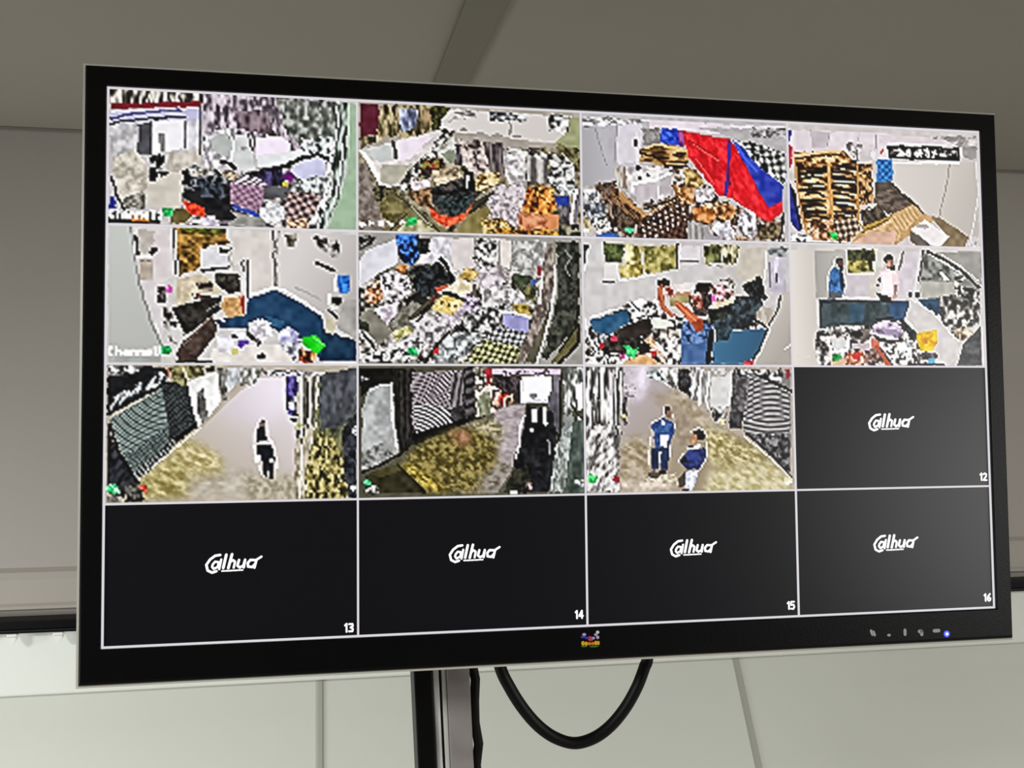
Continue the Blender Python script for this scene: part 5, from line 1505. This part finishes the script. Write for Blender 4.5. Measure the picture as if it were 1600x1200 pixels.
OPS[11] = [
["P","b0a498",[0,0,1600,0,1600,900,0,900],4],
["G","b8aeb2","a09078",[408,146],[766,744],[285,8,527,27,736,177,988,418,1257,551,1569,808,1566,904,247,878,264,540,291,245]],
["N","d9ced9 cfc4cf",[316,17,463,17,482,126,438,245,353,275,334,186],64,64,0,26],
["N","efe6f2 e8deec",[390,7,474,7,461,146,407,206],43,43,0,20],
["N","c8bcc4 8a7e86 d8ced6",[293,126,387,126,385,226,301,235],36,26,0],
["N","b0a08a 9c8c72 c4b69e",[587,176,736,187,988,418,879,487,670,286],47,47,0,30],
["N","b8a890 a49476 c4b8a4 948468",[275,521,474,503,491,720,426,808,259,795],64,36,0,30],
["N","ab9b87 9b8b77",[481,166,670,246,858,447,877,567,684,585,666,425,563,286],64,64,0,30],
["N","beb282 a89a68 d4cca0 94864f",[902,427,1041,468,1256,571,1418,684,1121,750,938,707,919,587],47,24,0.4,26],
["N","ccc29a b8ac78 d8d0ac",[937,737,1417,694,1558,818,1588,919,869,905],64,32,0.5,26],
["N","d8c8b8 c0b0a0 ece0d4",[259,805,658,802,677,887,258,878],54,54,0,24],
["N","e6dccc c8bca4 a89a80",[427,778,680,763,700,842,447,818],32,21,0],
["P","b4aea8",[-1,18,285,18,268,344,237,873,-11,878],5],
["N","3a3838 b8b4b2 e6e4e2 7a7674 f4f2f0 5c5856",[2,18,295,18,278,344,237,878,-8,878],26,118,0],
["N","f0eeec a8a4a2 5a5654 d4d0ce",[18,420,267,422,247,878,0,873],30,64,0.4],
["L","4a4846",15,[66,48,64,440]],
["L","f4f2f0",17,[30,58,30,342]],
["L","2a2826",13,[242,67,249,245,239,501]],
["L","fbfaf8",13,[279,47,268,245,293,413]],
["L","2a2a28",13,[107,48,109,235]],
["P","c8c0c4",[180,47,211,47,208,215,182,215],4],
["N","5a5656 1e1c1c 8a8484",[281,235,317,225,308,423,282,422],26,43,0],
["E","e0cc70",294,356,15,17],
["N","8aa0a4 d8dcdc 4a5a5e b0b4b2 f0eeec",[463,27,590,27,609,136,567,117,473,87],32,32,0],
["N","e8e6e4 a4a09c 5c5854 f8f6f4",[569,17,718,17,694,166,609,136],32,47,0],
["P","1e1c1e",[713,27,793,26,790,167,736,187,705,147],6],
["N","2c2a2c 141214 4a484a",[713,27,793,26,809,247,757,197,715,157],32,32,0],
["N","8a8686 c4c0c0 6a6666 e4e2e0",[793,16,890,16,863,267,799,237],32,75,0],
["L","f4f2f2",24,[890,36,865,177,862,277]],
["N","a4a2a0 c0bebc 8a8886",[878,56,954,36,938,277,905,297,885,237],36,64,0],
["L","f8f8f6",17,[943,46,917,247,936,327]],
["P","dcdad8",[953,86,1116,66,1100,278,1001,318,948,287],4],
["E","b8b6b4",1030,46,43,24],
["N","e4e2e0 a8a6a4",[955,16,1139,26,1116,76,964,76],32,32,0],
["L","fbfbf9",13,[1127,76,1095,278,947,327]],
["N","5a5658 3c383a 7a7678",[1128,36,1248,46,1219,309,1172,450,1086,409,1111,268],36,36,0],
["N","2c2a2c 4a464a",[1099,328,1208,329,1183,460,1096,449],32,32,0],
["N","dcd8d4 3a3836 a09c98",[926,317,1078,288,1064,408,988,408],32,32,0],
["P","1c1a1a",[980,328,1007,328,999,398,978,398],4],
["E","e8e0a0",1041,400,13,21],
["N","eeeceb 1c1a1a",[1139,26,1281,35,1269,71,1149,61],28,28,0],
["P","7f7b7b",[1248,56,1580,45,1559,777,1204,470,1220,299],4],
["R","2e2a2c d8d4d4 6a6668",[1259,66,1576,178,1569,432,1195,389,1226,278],[1424,-322],39],
["R","3a3638 b8b4b4",[1195,389,1570,382,1555,514,1204,490],[1422,-261],36],
["N","3c3a3c 5c5a5c 1e1c1e 8a8888",[1214,490,1556,493,1559,777,1418,654],36,36,0],
["L","0c0a0a",24,[1303,56,1434,117,1587,188]],
["N","f0eeec 1c1a1a 8a8684",[1260,25,1525,25,1511,127,1434,96,1292,56],36,36,0],
["P","a01c38",[1542,25,1575,25,1568,86,1545,106],8],
["L","2c2a26",17,[1225,490,1419,644,1569,808]],
["L","e4dcc4",9,[1203,510,1396,654,1558,808]],
["E","3a2c28",618,321,30,30],
["E","8a6454",626,346,21,28],
["E","2a201c",616,308,24,15],
["P","2c4c88",[497,424,551,375,604,375,656,405,676,465,654,505,620,584,525,583,516,503],8],
["N","34589a 26447c 4468a8",[519,395,656,405,654,505,526,543],43,43,0],
["E","d8e0f0",587,405,15,17],
["P","c8b4a8",[486,444,512,444,521,543,500,543],5],
["P","f8f8fa",[564,489,633,495,610,579,557,578],2],
["L","f4f4f6",15,[622,504,579,544]],
["P","1e3054",[499,582,631,584,617,732,564,741,561,642,543,731,491,730],6],
["L","eceef4",15,[563,613,555,682]],
["E","1c1a1c",574,756,28,15],
["E","5a5048",511,770,43,26],
["L","f6f2ea",10,[595,296,583,365,497,404]],
["L","f6f2ea",10,[658,346,679,445]],
["L","f4f0e8",10,[485,503,475,700]],
["L","f4f0e8",10,[637,564,630,643]],
["E","2a2220",857,492,47,36],
["E","b07c5c",819,521,28,34],
["E","d89a70",813,536,15,15],
["E","1c1614",878,507,26,26],
["L","f6eee0",11,[793,466,847,447,906,467,910,517]],
["P","f4f0ec",[759,585,856,557,877,567,822,606,769,605],3],
["P","1c1818",[770,566,813,566,790,596],3],
["P","222c62",[703,674,769,605,898,587,913,637,851,736,755,734],6],
["N","28367a 1c2450 303e8a",[747,625,898,597,896,657,830,726,756,715],54,54,0],
["P","14162c",[693,674,747,635,767,685,714,694],4],
["L","f4ecdc",10,[910,537,918,637,851,746]],
["L","f4ecdc",10,[736,625,693,684]],
["P","ccd0e6",[755,754,851,741,817,845,794,884,741,883],6],
["N","d8dcee b8bcd8 f0f2fa",[755,759,840,751,805,874,747,873],36,36,0],
["P","4a443e",[690,803,755,734,742,843,699,872],7],
["E","1c1a1c",752,881,26,11],
["N","40d868 20b048 80f0a0",[24,767,89,768,83,821,32,821],28,28,0],
["P","a01420",[206,770,254,776,254,815,207,809],6],
["N","f8f4e4 d8d0b0",[1508,807,1574,808,1573,858,1512,857],28,28,0]]
FEED_LABEL = {
 1: 'picture of a warehouse loading area with a forklift and a green pillar',
 2: 'picture of a store yard seen from above with an orange forklift and crates',
 3: 'picture of stacked goods beside a red and blue tarpaulin',
 4: 'picture of a tall stack of wooden pallets in a white room',
 5: 'picture of an office corner with dark desk, blue carpet and green folder',
 6: 'picture of a crowded goods floor with yellow boxes and blue drums',
 7: 'picture of an office with orange chairs, blue carpet and yellow windows',
 8: 'picture of two standing men in an office with a yellow bag on the table',
 9: 'picture of a bright lane with a roller shutter and a dark figure walking',
 10: 'picture of a dim passage with a roller shutter and a bright doorway',
 11: 'picture of two people in blue standing in a lane beside a shutter'}
IDLE_LABEL = {12: 'dark grey idle picture at the right end of the third row', 13: 'black idle picture at the left end of the bottom row', 14: 'black idle picture, second in the bottom row', 15: 'black idle picture, third in the bottom row', 16: 'dark grey idle picture at the right end of the bottom row'}
for n in range(1, 17):
    if n in OPS: feed_tile(n, OPS[n], FEED_LABEL[n])
    else: idle_tile(n, IDLE_LABEL[n])

# white lines between the pictures
lw = 0.00065
for i, u in enumerate(UC):
    x = (u - .5) * W
    x = min(max(x, -W / 2 + lw), W / 2 - lw)
    box('divider_line', (x - lw, -0.0006, -H / 2), (x + lw, 0.0, H / 2), M['line'], mon)
for i, v in enumerate(VC):
    z = (.5 - v) * H
    z = min(max(z, -H / 2 + lw), H / 2 - lw)
    box('divider_line', (-W / 2, -0.00055, z - lw), (W / 2, 0.0, z + lw), M['line'], mon)

# ---- maker's badge: three little birds over a yellow wordmark
BX, BZ = BADGE
bd_m = [mat('badge_' + h, h, .45, .5) for h in ('c9b8ea', '4a3ac0', 'd8486a', 'f4c020', 'e88a30', '4a7a30', 'f0eef4')]
bm = bmesh.new()
def blob(x, z, rx, rz, mi):
    n = 12
    f = [bm.verts.new((BX + x + rx * math.cos(2 * math.pi * k / n), -0.0036, BZ + z + rz * math.sin(2 * math.pi * k / n))) for k in range(n)]
    b = [bm.verts.new((BX + x + rx * 1.05 * math.cos(2 * math.pi * k / n), -0.0029, BZ + z + rz * 1.05 * math.sin(2 * math.pi * k / n))) for k in range(n)]
    fs = [bm.faces.new(f)] + [bm.faces.new((f[k], b[k], b[(k + 1) % n], f[(k + 1) % n])) for k in range(n)]
    for q in fs: q.material_index = mi
u = 0.00043
for (x, z, rx, rz, mi) in ((-9, 9, 3.0, 2.2, 0), (-11, 5.5, 3.5, 1.8, 1), (-5, 4, 3.5, 1.8, 1), (12, 11.5, 2.6, 2.4, 6), (9, 8, 2.4, 2.0, 0), (12, 4, 2.4, 2.6, 0), (0, 4, 2.6, 2.2, 2), (5, 3, 2.6, 2.0, 0), (1, 1, 4.2, 1.8, 2),
                           (-11, -4, 2.6, 3.4, 3), (-6, -4.6, 2.4, 3.0, 3), (-1, -5, 2.6, 2.4, 4), (4, -5, 2.6, 2.4, 4), (9, -4.4, 2.6, 3.2, 3), (13, -4.6, 1.8, 3.2, 3), (-9, -8.5, 5, 1.2, 5), (6, -9.5, 7, 1.2, 5)):
    blob(x * u, z * u, rx * u, rz * u, mi)
bmesh.ops.recalc_face_normals(bm, faces=bm.faces[:])
bdg = mesh_obj('badge', bm, bd_m, mon); bdg['label'] = 'tiny coloured emblem with birds above a yellow strip'

# ---- touch marks and power light on the lower bezel
for i, (x, z) in enumerate(ICONS):
    bm = bmesh.new()
    k = 0.00043
    if i == 0: add_strokes(bm, [(3, [(-3, 3), (-1, -3)]), (3, [(1, 1), (3, -4)])], lambda a, b: (x + a * k, z + b * k), -0.0030)
    elif i == 1: add_strokes(bm, [(3, [(-1, -2), (1, -2)])], lambda a, b: (x + a * k, z + b * k), -0.0030)
    elif i == 2: add_strokes(bm, [(3.5, [(0, 4), (0, -3)])], lambda a, b: (x + a * k, z + b * k), -0.0030)
    elif i == 3: add_strokes(bm, [(4, [(-3, 2), (1, 2)]), (4, [(1, 2), (1, -3)])], lambda a, b: (x + a * k, z + b * k), -0.0030)
    else: add_strokes(bm, [(4, [(-4, 2), (4, 2)])], lambda a, b: (x + a * k, z + b * k), -0.0030)
    bmesh.ops.recalc_face_normals(bm, faces=bm.faces[:])
    mesh_obj('touch_button', bm, M['icon'], mon)
bm = bmesh.new()
def disc(r, y0, y1, mi):
    n = 16
    f = [bm.verts.new((LED[0] + r * math.cos(2 * math.pi * k / n), y1, LED[1] + r * math.sin(2 * math.pi * k / n))) for k in range(n)]
    b = [bm.verts.new((LED[0] + r * math.cos(2 * math.pi * k / n), y0, LED[1] + r * math.sin(2 * math.pi * k / n))) for k in range(n)]
    fs = [bm.faces.new(f)] + [bm.faces.new((f[k], b[k], b[(k + 1) % n], f[(k + 1) % n])) for k in range(n)]
    for q in fs: q.material_index = mi
disc(0.0022, -0.0029, -0.0033, 0); disc(0.0010, -0.0033, -0.0036, 1)
bmesh.ops.recalc_face_normals(bm, faces=bm.faces[:])
pl = mesh_obj('power_light', bm, [M['led'], M['led_core']], mon); pl['label'] = 'tiny blue power light'
